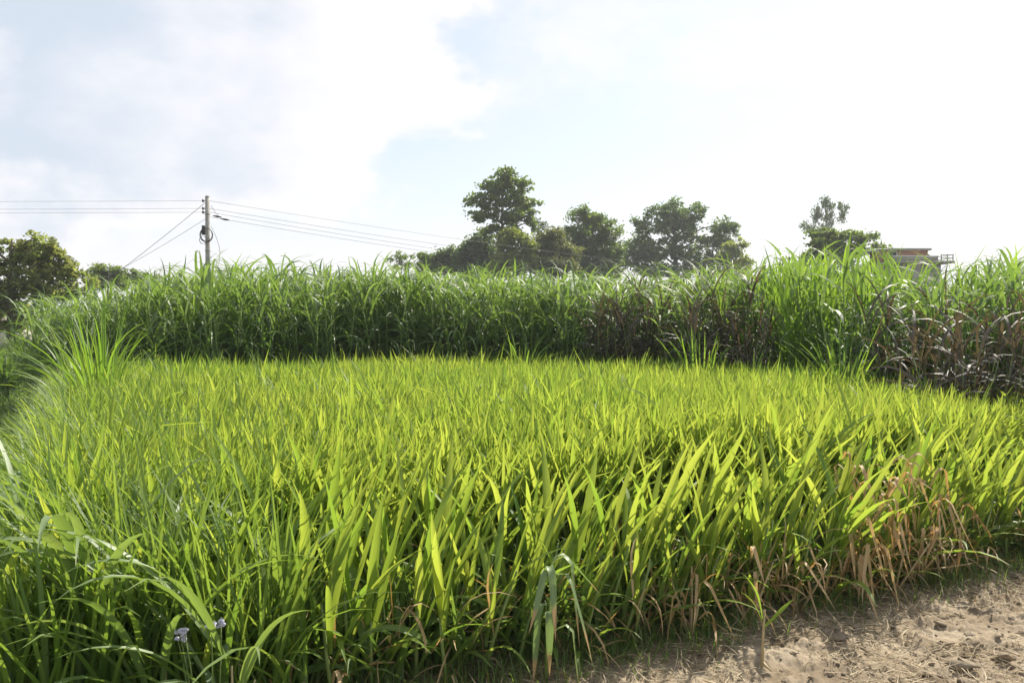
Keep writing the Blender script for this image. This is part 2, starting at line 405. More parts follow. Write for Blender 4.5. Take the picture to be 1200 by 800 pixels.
# ------------------------------------------------------------------ ground
def ground_h(X, Y):
    bare = np.clip((front_y(X) + 0.05 - Y) / 0.35, 0, 1) * np.clip((X + 1.2) / 1.4, 0, 1)
    near = np.exp(-((X - 1.5) ** 2 + (Y - 4) ** 2) / 30)
    h = (fbm(X * 1.3, Y * 1.3, 3, 3) - 0.45) * 0.06 * near
    lump = fbm(X * 7, Y * 7, 4, 9)
    crumb = np.abs(fbm(X * 24, Y * 24, 4, 21) - .47)
    h = h + bare * (np.clip(lump - 0.42, 0, 1) * 0.08 + crumb * 0.09 * (0.35 + np.clip(lump * 2 - .5, 0, 1)) - .01)
    return h


def build_ground():
    def axis(lo, hi, d, a, b):
        fine = np.arange(lo, hi, d)
        l = lo - np.geomspace(d * 2, lo - a, 26)[::-1]; r = hi + np.geomspace(d * 2, b - hi, 26)
        return np.concatenate([l, fine, r])
    xs = axis(-1.6, 5.2, 0.013, -420, 420); ys = axis(3.0, 6.4, 0.016, -60, 520)
    X, Y = np.meshgrid(xs, ys); Z = ground_h(X, Y)
    nx, ny = len(xs), len(ys)
    i = (np.arange(ny - 1)[:, None] * nx + np.arange(nx - 1)[None]).ravel()
    Q = np.stack([i, i + 1, i + 1 + nx, i + nx], -1)
    e = front_y(X) - Y
    soil = np.clip((e + 0.25) / 0.3, 0, 1) * np.clip((X + 0.9) / 0.9, 0, 1)
    infield = inside(np.stack([X.ravel(), Y.ravel()], -1), FIELD).reshape(X.shape)
    grassy = 1 - np.maximum(soil, infield * 0.8)
    o = obj('ground', np_mesh('ground', np.stack([X, Y, Z], -1).reshape(-1, 3), Q, M['ground'], {'grassy': grassy.ravel()}))
    return tag(o, 'pale dry soil and rough turf around the crop field', kind='structure')


GROUND = build_ground()


def gz(X, Y): return ground_h(np.atleast_1d(np.asarray(X, float)), np.atleast_1d(np.asarray(Y, float)))


# ------------------------------------------------------------------ far trees
def make_tree(name, label, depth, trunk_x, lobes, mat, leaf=0.3, per_m3=None, n=9000, trunk_r=0.22, bark='bark', clump=0.5, group='trees beyond the elephant grass', droop=0.0, flat=0.75, branches=True, top=None):
    """lobes: (x, y, rx, ry[, depth offset]) in photo pixels; they are turned into metres at the tree's own distance"""
    b = px(trunk_x, 400, depth); base = np.array([b[0], depth, 0.0])
    root = thing(name, label, 'tree', base, 0, group)
    L = []
    for lb in lobes:
        x, y, rx, ry = lb[:4]; dof = lb[4] if len(lb) > 4 else rng.uniform(-.4, .4) * rx / F * depth
        c = px(x, y, depth) - base; c[1] += dof
        L.append((c, np.array([rx / F * depth, max(rx, ry) * 0.95 / F * depth, ry / F * depth])))
    vol = np.array([np.prod(l[1]) for l in L]) ** 0.8; share = vol / vol.sum()
    zt = (px(trunk_x, top, depth)[2] if top else max(l[0][2] for l in L)); zs = np.linspace(-0.15, zt, 9)
    cx = np.average([l[0][0] for l in L], weights=share); wob = np.cumsum(rng.normal(0, 0.05, (9, 2)), 0)
    tp = np.stack([wob[:, 0] + cx * (zs / zt).clip(0) ** 2 * 0.6, wob[:, 1], zs], -1)
    tr = MB().tube(tp, trunk_r * (1.25 - np.linspace(0, 1.05, 9) ** 0.8), 8).build('trunk', M[bark], root)
    Vs, Qs, T, k = [], [], [], 0
    for (c, r), sh in zip(L, share):
        if branches:
            z_at = max(min(c[2] - r[2] * 0.6 - 0.25 * abs(c[0]), zt * 0.85), zt * 0.18)
            p0 = np.array([np.interp(z_at, zs, tp[:, 0]), np.interp(z_at, zs, tp[:, 1]), z_at])
            for q in range(2 if sh > 0.1 else 1):
                e = c + rng.normal(0, 0.45, 3) * r * (q > 0) + np.array([0, 0, r[2] * 0.3])
                t = np.linspace(0, 1, 6)[:, None]
                pts = p0 + (e - p0) * t + np.array([0, 0, 1]) * (np.sin(t * math.pi) * 0.12 * np.linalg.norm(e - p0)) * (0.6 if e[2] > z_at else -0.4) + rng.normal(0, 0.06, (6, 3)) * np.sin(t * math.pi)
                MB().tube(pts, trunk_r * np.linspace(0.45, 0.10, 6), 5).build('branch', M[bark], root)
        m = max(40, int(n * sh)); nc = max(6, int(m / 42))
        d = rng.normal(size=(nc, 3)); d /= np.linalg.norm(d, axis=1)[:, None]
        cen = c + d * r * 1.02 * (rng.random((nc, 1)) ** 0.42)
        cr = clump * rng.uniform(0.6, 1.3, (nc, 1)); ct = rng.random(nc)
        idx = rng.integers(0, nc, m)
        g = rng.normal(0, 0.5, (m, 3)); g[:, 2] *= flat
        P = cen[idx] + g * cr[idx]
        P[:, 2] -= droop * np.abs(rng.normal(0, 1, m)) * cr[idx, 0]
        # leaf frame
        nrm = rng.normal(size=(m, 3)); nrm[:, 2] = np.abs(nrm[:, 2]) * 0.8 + 0.5; nrm /= np.linalg.norm(nrm, axis=1)[:, None]
        u = np.cross(nrm, rng.normal(size=(m, 3))); u /= np.linalg.norm(u, axis=1)[:, None]
        if droop: u = u * 0.5 + np.array([0, 0, -1.0]); u /= np.linalg.norm(u, axis=1)[:, None]; nrm = np.cross(u, rng.normal(size=(m, 3))); nrm /= np.linalg.norm(nrm, axis=1)[:, None]
        v = np.cross(nrm, u); l = leaf * rng.uniform(0.6, 1.25, (m, 1)); w = l * (0.22 if droop else 0.30)
        Vs.append(np.stack([P - u * l * .5, P + v * w - nrm * l * .06, P + u * l * .5 - nrm * l * .14, P - v * w - nrm * l * .06], 1).reshape(-1, 3))
        T.append(np.repeat((0.6 * ct[idx] + 0.4 * rng.random(m)), 4))
        Qs.append((k + np.arange(m)[:, None] * 4 + np.arange(4)[None])); k += m * 4
    t = np.concatenate(T); me = np_mesh('crown', np.concatenate(Vs), np.concatenate(Qs), M[mat], {'tint': t, 'along': np.zeros(len(t)), 'across': np.ones(len(t))}, False)
    obj('crown', me, root)
    return root


make_tree('tall_tree', 'tallest tree, airy tiered crown on a slim bare trunk above yellow-green tree', 84, 589,
          [(590, 206, 16, 9), (578, 218, 20, 9), (606, 216, 20, 9), (562, 236, 18, 9), (590, 232, 24, 11), (616, 238, 17, 10), (570, 252, 20, 9), (608, 254, 22, 9), (575, 270, 17, 9), (622, 262, 9, 7), (596, 268, 14, 8)],
          't_mid', leaf=0.34, n=11500, trunk_r=0.26, clump=0.5, flat=0.5, top=212)
make_tree('dark_leafy_tree', 'low dark green tree at the foot of the tallest tree', 86, 562,
          [(560, 292, 19, 15), (545, 302, 14, 13), (572, 304, 18, 14), (558, 316, 24, 12)], 't_dark', leaf=0.34, n=12000, clump=0.6)
make_tree('yellow_green_tree', 'bright yellow-green young tree in front of the tallest tree trunk', 80, 602,
          [(603, 276, 15, 9), (592, 284, 13, 9), (616, 286, 12, 10), (596, 300, 18, 10), (610, 306, 18, 12), (622, 296, 10, 12), (594, 316, 20, 10)], 't_yel', leaf=0.34, n=8500, clump=0.5)
make_tree('pale_sapling', 'thin pale green sapling behind the yellow-green tree', 92, 632,
          [(630, 268, 9, 10), (634, 282, 9, 10), (628, 294, 10, 9)], 't_grey', leaf=0.30, n=1300, clump=0.45, trunk_r=0.12)
make_tree('olive_tree', 'olive brown-green rounded tree between yellow-green tree and domed tree', 82, 648,
          [(648, 278, 16, 11), (640, 292, 20, 14), (660, 296, 20, 14), (646, 312, 28, 13)], 't_olive', leaf=0.28, n=16000, clump=0.5)
make_tree('domed_tree', 'dense domed mango-like tree with light top and dark base', 94, 694,
          [(680, 252, 15, 9), (698, 262, 22, 14), (712, 272, 17, 13), (680, 276, 22, 14), (668, 292, 16, 15), (704, 290, 26, 16), (684, 302, 26, 16), (716, 304, 16, 16), (700, 318, 30, 12)], 't_mid', leaf=0.3, n=26000, clump=0.5)
make_tree('broad_tree', 'broad dark tree with gappy rounded crown and several forking limbs', 112, 794,
          [(793, 240, 10, 8), (775, 250, 18, 11), (802, 252, 20, 13), (818, 248, 9, 10), (752, 264, 14, 11), (786, 268, 26, 14), (750, 282, 18, 13), (812, 274, 14, 13), (846, 266, 17, 11), (838, 286, 20, 13), (772, 292, 24, 14), (800, 298, 22, 15), (760, 308, 22, 12), (828, 304, 15, 11), (856, 276, 8, 9), (738, 300, 14, 14), (730, 306, 10, 12), (748, 292, 14, 12), (776, 318, 30, 8), (818, 318, 26, 8)],
          't_dark', leaf=0.42, n=23000, clump=0.62, trunk_r=0.34)
make_tree('small_bushy_tree', 'small bushy light green tree beside the broad dark tree', 106, 856,
          [(860, 292, 11, 9), (868, 286, 5, 7), (852, 304, 12, 10), (872, 304, 10, 10), (862, 318, 18, 9)], 't_yel', leaf=0.34, n=6500, clump=0.55, trunk_r=0.16)
make_tree('sparse_tree', 'low sparse tree with wispy twigs at the pole end of the tree group', 90, 470,
          [(468, 298, 7, 4), (458, 303, 6, 4), (476, 303, 8, 4), (470, 312, 14, 6)], 't_mid', leaf=0.3, n=700, clump=0.35, trunk_r=0.1)
make_tree('low_shrubby_tree', 'low mid-green shrubby tree beside the dark leafy tree', 88, 512,
          [(500, 304, 12, 7), (516, 302, 14, 8), (532, 298, 10, 9), (506, 314, 20, 9), (528, 314, 16, 9)], 't_mid', leaf=0.32, n=8000, clump=0.5, trunk_r=0.14)
make_tree('eucalyptus_tree', 'faint grey-green eucalyptus with feathery hanging tufts on bare stems', 120, 968,
          [(966, 234, 7, 7), (970, 243, 7, 7), (960, 245, 7, 6), (989, 239, 6, 7), (987, 250, 6, 7), (955, 254, 6, 6), (968, 252, 8, 5), (944, 262, 5, 7), (951, 266, 6, 6), (975, 264, 6, 6), (960, 268, 6, 6)],
          't_grey', leaf=0.36, n=2400, clump=0.5, droop=0.7, trunk_r=0.15, bark='palebark', flat=1.0)
make_tree('spreading_tree', 'low spreading flat-topped tree below the eucalyptus', 74, 976,
          [(962, 274, 18, 7), (985, 276, 22, 8), (1008, 281, 14, 6), (1020, 276, 8, 4), (955, 286, 16, 8), (978, 290, 26, 10), (1000, 292, 20, 9), (970, 304, 30, 12), (1028, 290, 8, 4)],
          't_mid', leaf=0.30, n=12000, clump=0.45, flat=0.45, trunk_r=0.2)
make_tree('orchard_tree', 'large leafy tree by the grass path with pale flowering-brown leaf tips', 33, 14,
          [(42, 280, 11, 8), (14, 288, 20, 10), (52, 292, 20, 12), (-20, 292, 24, 14), (28, 304, 30, 15), (66, 308, 22, 14), (84, 318, 16, 11), (0, 318, 30, 16), (50, 326, 34, 14), (100, 326, 10, 7), (-30, 320, 26, 18), (18, 342, 34, 14), (62, 344, 30, 13), (-22, 346, 30, 14), (90, 340, 16, 10), (6, 362, 30, 12), (44, 364, 26, 11), (-26, 366, 26, 14), (20, 380, 26, 8)],
          't_orch', leaf=0.17, n=21000, clump=0.21, trunk_r=0.15, group=None)
make_tree('round_bush_tree', 'small round dark green tree between the orchard tree and the guy wire', 60, 126,
          [(122, 316, 12, 7), (138, 318, 10, 7), (112, 322, 10, 7), (128, 330, 22, 10)], 't_mid', leaf=0.22, n=3600, clump=0.32, trunk_r=0.13, group=None)
make_tree('distant_bush', 'low distant bush peeping over the grass by the guy wire', 62, 162,
          [(160, 322, 12, 5), (174, 326, 12, 5), (150, 328, 10, 6)], 't_mid', leaf=0.22, n=1500, clump=0.3, trunk_r=0.1, group=None)


# ------------------------------------------------------------------ utility poles and lines
def utility_pole(label, loc, full=True):
    p = thing('utility_pole', label, 'utility pole', loc, 0, 'utility poles')
    m = MB().tube([(0, 0, -.3), (0, 0, 4), (0, 0, 8.05)], [0.155, 0.13, 0.105], 10); m.build('shaft', M['concrete'], p)
    MB().tube([(0, 0, 8.05), (0, 0, 8.12)], [0.115, 0.09], 10).build('cap', M['concrete'], p)
    for z in (7.86, 7.45, 7.25):
        b = MB().box((-0.24, -0.03, z - 0.03), (-0.10, 0.03, z + 0.03)).build('bracket', M['steel'], p, False)
        MB().tube([(-0.23, 0, z - .08), (-0.23, 0, z - .03), (-0.23, 0, z + .03), (-0.23, 0, z + .08)], [0.035, 0.06, 0.06, 0.035], 8).build('insulator', M['ceramic'], b)
    if full:
        MB().box((-0.245, -0.19, 6.02), (-0.09, -0.10, 6.52)).build('junction_box', M['black'], p, False)
        c = MB()
        for k, (dx, dz, r) in enumerate(((-.03, 0, .33), (.0, .02, .31), (.03, -.03, .32), (-.17, -.28, .18))): c.ring((dx, -.16 - .02 * k, 6.02 + dz), r, 0.018, squash=1.15)
        c.build('cable_coil', M['black'], p)
        for x in ((.52, 7.02), (.95, 6.86)):
            MB().tube([(x[0] - .22, .02, x[1] + .04), (x[0], .02, x[1]), (x[0] + .22, .02, x[1] - .03)], [.03, .06, .03], 6).build('splice', M['black'], p)
        t = np.linspace(0, 1, 9)[:, None]
        MB().tube(np.array([[.2, 0, 7.6]]) + np.array([[.75, 0, -.75]]) * t + np.array([0, 0, -.16]) * np.sin(t * math.pi), .012, 4).build('jumper_wire', M['wire'], p)
        MB().tube(np.array([[.2, -.05, 6.5]]) + np.array([[.05, 0, -2.9]]) * t + np.array([.45, 0, 0]) * np.sin(t * math.pi), .012, 4).build('down_lead', M['wire'], p)
        MB().tube([(.16, -.05, 2.6), (.16, -.05, 3.7)], .035, 6).build('conduit', M['steel'], p)
        for z in (7.15, 5.2): MB().tube([(0, 0, z - .03), (0, 0, z + .03)], .142, 10).build('band', M['steel'], p)
    return p


P1 = px(244.5, 400, 46); P1[2] = 0
P2 = px(866, 400, 112); P2[2] = 0
P0 = np.array([-66.0, 45.0, 0])
utility_pole('weathered concrete utility pole with black cable coil, standing behind the grass', P1)
utility_pole('distant plain utility pole half hidden by the small bushy tree', P2, False)
utility_pole('plain utility pole carrying the wires on beyond the orchard tree', P0, False)


def span(name, a, b, sag, r, label, group, n=28, mat='wire'):
    t = np.linspace(0, 1, n)[:, None]; a, b = np.asarray(a, float), np.asarray(b, float)
    pts = (b - a) * t - np.array([0, 0, 1]) * (4 * sag * t * (1 - t))
    o = MB().tube(pts, r, 5).build(name, M[mat], None, True, a)
    return tag(o, label, 'power line', group)


names = {7.86: 'top', 7.45: 'second', 7.25: 'lowest'}
for z, k in names.items():
    off = np.array([-.23, 0, z])
    span('power_line', P1 + off, P0 + off + np.array([0, 0, .05]), 0.12, 0.007, f'{k} overhead wire running from the coil-hung pole over the orchard tree', 'overhead wires from the pole to the orchard tree')
for z, sag, k in ((7.86, .5, 'top'), (7.45, .75, 'second'), (7.25, .95, 'third'), (7.0, 1.0, 'lowest')):
    off = np.array([.0, .02, z]); o2 = np.array([-.1, 0, z * 0.98])
    span('power_line', P1 + off + np.array([.11, 0, 0]), P2 + o2, sag, 0.009, f'{k} overhead wire running from the coil-hung pole across the tree group', 'overhead wires from the pole past the trees', 40)
ga = np.array([P1[0] - 9.8, 44.6, 0.05])
g = thing('guy_wire', 'slanting guy wire with insulator, braced from the pole top to the ground', 'guy wire', ga)
t = np.linspace(0, 1, 24)[:, None]; gb = P1 + np.array([-.12, 0, 7.75]) - ga
pts = gb * t - np.array([0, 0, 1]) * (.9 * t * (1 - t))
MB().tube(pts, 0.013, 5).build('cable', M['wire'], g)
q = pts[7]; dq = gb / np.linalg.norm(gb)
MB().tube([q - dq * .28, q - dq * .1, q + dq * .1, q + dq * .28], [.03, .085, .085, .03], 8).build('insulator', M['ceramic'], g)
MB().tube([q + dq * .1, q + np.array([.02, 0, -.3])], [.015, .03], 5).build('loose_end', M['wire'], g)
MB().tube([(0, 0, -.25), (0, 0, .2)], .05, 6).build('anchor', M['steel'], g)
tt = np.linspace(0, 1, 24)[:, None]; ga2 = ga + np.array([.5, -.3, 0])
span('power_line', P1 + np.array([-.1, 0, 6.9]), ga + np.array([-1.2, .6, 1.0]), .35, 0.010, 'thin drop cable sagging below the guy wire', None)


# ------------------------------------------------------------------ buildings
def house():
    D = 70.0
    c = px(1066, 400, D); c[2] = 0
    h = thing('brick_house', 'flat-roofed concrete house with a red brick rooftop room', 'house', c)
    X = lambda x: px(x, 400, D)[0] - c[0]; Z = lambda y: px(1066, y, D)[2]
    z0, z1, z2 = Z(307), Z(293.5), Z(291)
    x0, x1 = X(1037), X(1086)
    MB().box((x0, 0, z0 - .02), (x1, 3.2, z1)).build('rooftop_room', M['brick'], h, False)
    MB().box((x0 - .2, -.22, z1 + .003), (x1 + .2, 3.4, z2)).build('roof_slab', M['concrete'], h, False)
    w = MB().box((x0 + .25, -.012, z0 + .35), (x0 + .85, .05, z1 - .12)).build('window', M['glass'], h, False)
    f = MB()
    for a, b in (((x0 + .2, -.03, z0 + .3), (x0 + .25, .04, z1 - .07)), ((x0 + .85, -.03, z0 + .3), (x0 + .9, .04, z1 - .07)), ((x0 + .25, -.03, z0 + .3), (x0 + .85, .04, z0 + .35)), ((x0 + .25, -.03, z1 - .12), (x0 + .85, .04, z1 - .07))): f.box(a, b)
    f.build('frame', M['whitepaint'], w, False)
    bx0, bx1 = X(1036), X(1090)
    MB().box((bx0, -1.6, -.2), (bx1, 5.2, z0 - .22)).build('wall', M['concrete'], h, False)
    MB().box((bx0 - .3, -2.0, z0 - .217), (bx1 + .9, 5.5, z0 - .023)).build('terrace_slab', M['concrete'], h, False)
    yr = -1.9
    MB().box((bx0 - .2, yr - .08, z0 - .02), (X(1084), yr + .08, z0 + .30)).build('parapet', M['concrete'], h, False)
    MB().box((bx0 - .24, yr - .11, z0 + .303), (X(1084) + .03, yr + .11, z0 + .38)).build('parapet_coping', M['whitepaint'], h, False)
    for zz in (z0 + .45, z0 + .2):
        MB().tube([(X(1088), yr, zz), (bx1 + .8, yr, zz), (bx1 + .8, 4.5, zz)], .03, 6).build('balcony_rail', M['steel'], h)
    for (x, y) in ((X(1088), yr), (bx1 + .35, yr), (bx1 + .8, yr), (bx1 + .8, 1.3), (bx1 + .8, 4.5)):
        MB().box((x - .03, y - .03, z0 - .02), (x + .03, y + .03, z0 + .5)).build('balcony_post', M['steel'], h, False)
    # sloped stair parapet beside the brick room
    m = MB(); V = np.array([(x1 + .003, .2, z0 - .02), (x1 + 1.2, .2, z0 - .02), (x1 + .003, .2, z0 + .75), (x1 + .003, .5, z0 - .02), (x1 + 1.2, .5, z0 - .02), (x1 + .003, .5, z0 + .75)])
    m._push(V, np.array([(0, 1, 4, 3), (1, 2, 5, 4), (2, 0, 3, 5)]), np.array([(0, 2, 1), (3, 4, 5)])); m.build('stair_parapet', M['concrete'], h, False)
    for k, x in enumerate((bx0 + .7, bx0 + 2.5)):
        w = MB().box((x, -1.615, 1.1), (x + 1.0, -1.5, 2.4)).build('window', M['glass'], h, False)
        MB().box((x - .1, -1.72, .98), (x + 1.1, -1.5, 1.09)).build('sill', M['concrete'], w, False)
    d = MB().box((bx1 - 1.3, -1.63, -.1), (bx1 - .4, -1.55, 2.05)).build('door', M['black'], h, False)
    MB().tube([(bx1 - 1.2, -1.66, 1.0), (bx1 - 1.2, -1.66, 1.12)], .02, 6).build('handle', M['steel'], d)


house()


def shed():
    D = 44.0; c = px(-38, 400, D); c[2] = 0
    s = thing('roadside_shed', 'small pale shed with rusty sheet roof, under the orchard tree', 'shed', c)
    X1 = px(6, 400, D)[0] - c[0]; zt = px(0, 366, D)[2]
    MB().box((-X1, 0, -.1), (X1, 3, zt)).build('wall', M['plaster'], s, False)
    MB().box((-X1 - .15, -.25, zt + .003), (X1 + .12, 3.2, zt + .10)).build('fascia', M['steel'], s, False)
    m = MB(); n = 34; xs = np.linspace(-X1 - .12, X1 + .10, n)
    for k in range(n - 1): m.tube([(xs[k], -.3, zt + .13), (xs[k], 1.5, zt + .33), (xs[k], 3.2, zt + .16)], .05, 5)
    m.build('roof', M['roof'], s)
    d = MB().box((-.4, -.03, -.05), (.4, .04, 1.6)).build('door', M['black'], s, False)
    MB().tube([(.3, -.05, .8), (.3, -.05, .95)], .02, 6).build('handle', M['steel'], d)


shed()


# ------------------------------------------------------------------ elephant grass stand
def napier_mesh(kind, seed, stems=11):
    global rng
    keep = rng; rng = np.random.default_rng(seed)
    B = Blades(); st = MB()
    for i in range(stems):
        a = rng.uniform(0, 6.283); rr = 0.27 * math.sqrt(rng.random()); h = rng.uniform(1.35, 1.85); lean = rng.uniform(0.02, 0.16) + rr * .35; la = a + rng.normal(0, .5)
        p0 = np.array([rr * math.cos(a), rr * math.sin(a), -0.03]); ldir = np.array([math.cos(la), math.sin(la), 0])
        tt = np.linspace(0, 1, 5)[:, None]
        pts = p0 + np.array([0, 0, h]) * tt + ldir * lean * h * tt ** 1.6
        st.tube(pts, np.linspace(.011, .005, 5), 4)
        nl = rng.integers(12, 17); f = np.sort(rng.uniform(0.10, 1.0, nl)); f[-3:] = (.93, .97, 1.0)
        P = np.stack([np.interp(f, tt[:, 0], pts[:, k]) for k in range(3)], -1)
        az = la + np.arange(nl) * math.pi * rng.uniform(.85, 1.15) + rng.normal(0, .55, nl)
        top = f > .9
        if kind == 'shoot':
            pitch = np.where(top, rng.uniform(.03, .25, nl), rng.uniform(.15, .45, nl)); bend = np.where(top, rng.uniform(.1, .9, nl), rng.uniform(.4, 1.8, nl)); ln = rng.uniform(.6, .95, nl)
        elif kind == 'purple':
            pitch = np.where(top, rng.uniform(.08, .4, nl), rng.uniform(.3, .7, nl)); bend = np.where(top, rng.uniform(.8, 2.2, nl), rng.uniform(1.4, 2.6, nl)); ln = rng.uniform(.75, 1.15, nl)
        else:
            pitch = np.where(top, rng.uniform(.05, .5, nl), rng.uniform(.3, .9, nl)); bend = np.where(top, rng.uniform(.9, 2.8, nl), rng.uniform(1.5, 2.7, nl)); ln = rng.uniform(.55, .95, nl)
        B.add(P, az, ln, rng.uniform(.024, .040, nl) * (1.1 if kind == 'shoot' else 1), pitch, bend, 7, False, rng.normal(0, .6, nl), side=rng.normal(0, .4, nl), tint=np.clip(rng.normal(.40 + .3 * top, .22, nl), 0, 1), power=1.7)
    mat = {'green': 'napier', 'shoot': 'shoot', 'purple': 'purple'}[kind]
    me = B.mesh('foliage', M[mat])
    V = np.concatenate(B.V); H = np.percentile(V[:, 2], 99)
    f = [np.concatenate(st.Q), np.concatenate(st.T)]
    ms = np_mesh('cane_bundle', np.concatenate(st.V), f, M['stalk'])
    rng = keep
    return me, ms, H


NAP = {'green': [napier_mesh('green', 100 + k) for k in range(9)], 'shoot': [napier_mesh('shoot', 200 + k, 8) for k in range(4)], 'purple': [napier_mesh('purple', 300 + k, 9) for k in range(4)]}
TOPX = [-200, 0, 60, 110, 150, 200, 250, 290, 330, 400, 500, 600, 700, 800, 870, 930, 985, 1020, 1042, 1075, 1100, 1125, 1150, 1200, 1500]
TOPY = [385, 375, 352, 338, 328, 318, 309, 303, 311, 314, 314, 318, 320, 319, 312, 303, 290, 297, 322, 333, 330, 310, 302, 305, 300]


def napier_clump(X, Y, kind, label, group, top_y=None, jitter=True):
    me, ms, H = random.choice(NAP[kind])
    x = X / Y * F + 600; ty = np.interp(x, TOPX, TOPY) if top_y is None else top_y
    zt = px(600, ty, Y)[2] * (random.uniform(.90, 1.02) if jitter else 1)
    s = zt / H; w = min(max(s, .8), 1.25) * random.uniform(.95, 1.1)
    nm = {'green': 'elephant_grass_clump', 'shoot': 'upright_grass_clump', 'purple': 'purple_grass_clump'}[kind]
    o = thing(nm, label, 'tall grass', (X, Y, 0), random.uniform(0, 6.28), group)
    obj('foliage', me, o, scale=(w, w, s)); obj('cane_bundle', ms, o, scale=(w, w, s))
    return o


def zone(x):
    for lim, t in ((110, 'at the path end of the stand'), (215, 'below the guy wire'), (300, 'around the foot of the coil-hung pole'), (440, 'between the coil-hung pole and the sparse tree'), (535, 'below the sparse tree'), (660, 'below the tallest tree'), (740, 'below the domed tree'), (870, 'below the broad dark tree'), (935, 'between broad dark tree and eucalyptus'), (1030, 'below the eucalyptus'), (1110, 'below the brick rooftop room')):
        if x < lim: return t
    return 'past the brick house'


fp = np.array(NAPIER_FRONT)
STAND = NAPIER_FRONT + [(9.6, 11.0), (7.2, 14.5), (4.2, 17.6), (0, 18.9), (-4, 18.0), (-9.6, 16.2)]


def front_dist(p):
    d = 9.
    for a, b in zip(fp[:-1], fp[1:]):
        t = np.clip(np.dot(p - a, b - a) / np.dot(b - a, b - a), 0, 1); d = min(d, np.linalg.norm(a + t * (b - a) - p))
    return d


PURPLE = ((700, 775), (800, 868), (1060, 1230))
gx, gy = np.meshgrid(np.arange(-9.5, 9.6, .47), np.arange(7.5, 19, .47))
G = np.stack([gx + .23 * (np.arange(gx.shape[0]) % 2)[:, None], gy], -1).reshape(-1, 2) + rng.normal(0, .09, (gx.size, 2))
for p in G[inside(G, STAND)]:
    x = p[0] / p[1] * F + 600; fd = front_dist(p)
    if x > 1270 or x < 66 - 14 * min(fd, 1) or fd > 3.3: continue
    kind = 'green'; pur = any(a < x < b for a, b in PURPLE)
    if pur and fd < 1.3 and random.random() < (.42 if x > 1000 else .34 - .15 * fd): kind = 'purple'
    elif 870 < x < 1030 and random.random() < .55: kind = 'shoot'
    elif fd > .4 and not 1030 < x < 1115 and random.random() < .12: kind = 'shoot'
    rowt = 'front row' if fd < .5 else 'second row' if fd < 1.0 else 'inner row'
    kt = {'green': 'green arching elephant grass clump', 'shoot': 'bright green upright elephant grass clump', 'purple': 'brown-purple drooping elephant grass clump'}[kind]
    napier_clump(p[0], p[1], kind, f'{kt}, {rowt} {zone(x)}', 'elephant grass clumps behind the crop', None)


# tall single clumps standing apart at the crop edge
def tall_clump(X, Y, H, n, label, mat='shoot', seed=1, width=.03, spread=.3, bendmax=.9, name='tall_grass_clump'):
    global rng
    keep = rng; rng = np.random.default_rng(seed)
    o = thing(name, label, 'tall grass', (X, Y, 0), 0, None)
    B = Blades(); a = rng.uniform(0, 6.28, n); r = .16 * np.sqrt(rng.random(n))
    h0 = rng.uniform(.2, .5, n) * H
    P = np.stack([r * np.cos(a), r * np.sin(a), h0], -1)
    out = rng.random(n) ** 1.5
    B.add(P, a, (H - h0) * rng.uniform(.75, 1.12, n), rng.uniform(.75, 1.15, n) * width, .04 + spread * out, rng.uniform(.1, .4, n) + bendmax * out, 7, True, rng.normal(0, .5, n), side=rng.normal(0, .3, n))
    obj('foliage', B.mesh('foliage', M[mat]), o)
    m = MB()
    for k in range(max(6, n // 5)):
        aa, rr = rng.uniform(0, 6.28), .1 * math.sqrt(rng.random()); b = np.array([rr * math.cos(aa), rr * math.sin(aa), -.03])
        m.tube([b, b * 1.3 + np.array([0, 0, .5 * H])], [.011, .006], 5)
    m.build('cane_bundle', M['stalk'], o); rng = keep
    return o


def at_ground(x, Y): return px(x, 400, Y)[0]


tall_clump(at_ground(118, 8.6), 8.6, 1.80, 50, 'tall loose clump of upright grass shoots where crop meets the path', seed=3, width=.022, spread=.34, bendmax=1.2)
tall_clump(at_ground(98, 9.3), 9.3, 1.62, 36, 'shorter arching grass clump beside the tall loose clump', 'coarse', seed=4, spread=.45, bendmax=1.4)
tall_clump(at_ground(205, 10.2), 10.2, 1.28, 16, 'thin spray of grass shoots poking from crop near the tall loose clump', seed=5)
tall_clump(at_ground(612, 13.6), 13.5, 1.45, 18, 'pale shoot tuft against dark stand below the tallest tree', seed=6, spread=.35)
tall_clump(at_ground(818, 11.6), 11.5, 1.48, 26, 'arching shoot tuft at crop edge below the broad dark tree', seed=7, spread=.45)
tall_clump(at_ground(985, 9.6), 9.5, 1.52, 34, 'bright spiky shoot tuft at crop edge below the eucalyptus', seed=8, spread=.4)
for x, Y, ty, lab in ((1125, 8.1, 362, 'large brown-purple drooping grass tuft leaning over the crop edge'), (1082, 8.7, 372, 'smaller brown-purple grass tuft beside the large leaning one'), (1192, 7.6, 352, 'brown-purple grass tuft past the large leaning one'), (1150, 8.5, 340, 'tall brown-purple grass tuft behind the large leaning one'),
                      (708, 14.0, 345, 'purple-grey weeping grass tuft below the domed tree'), (735, 13.7, 340, 'second purple-grey weeping tuft, between domed and broad dark trees'), (760, 13.5, 352, 'low purple-grey weeping tuft between the domed and broad dark trees'), (838, 12.0, 342, 'purple-grey weeping grass tuft below the broad dark tree'), (860, 11.7, 356, 'small purple-grey weeping tuft below the small bushy tree')):
    napier_clump(at_ground(x, Y), Y, 'purple', lab, 'brown-purple grass tufts at the crop edge', ty, False)


# ------------------------------------------------------------------ the crop: mass behind the front rows
def scatter(poly, dens, seed):
    r = np.random.default_rng(seed); p = np.array(poly); lo, hi = p.min(0), p.max(0)
    n = int(np.prod(hi - lo) * dens); P = r.random((n, 2)) * (hi - lo) + lo
    return P[inside(P, poly)]


FRONT_BAND = 0.95
NRM = np.array([-.52, 1.0]) / math.hypot(.52, 1)


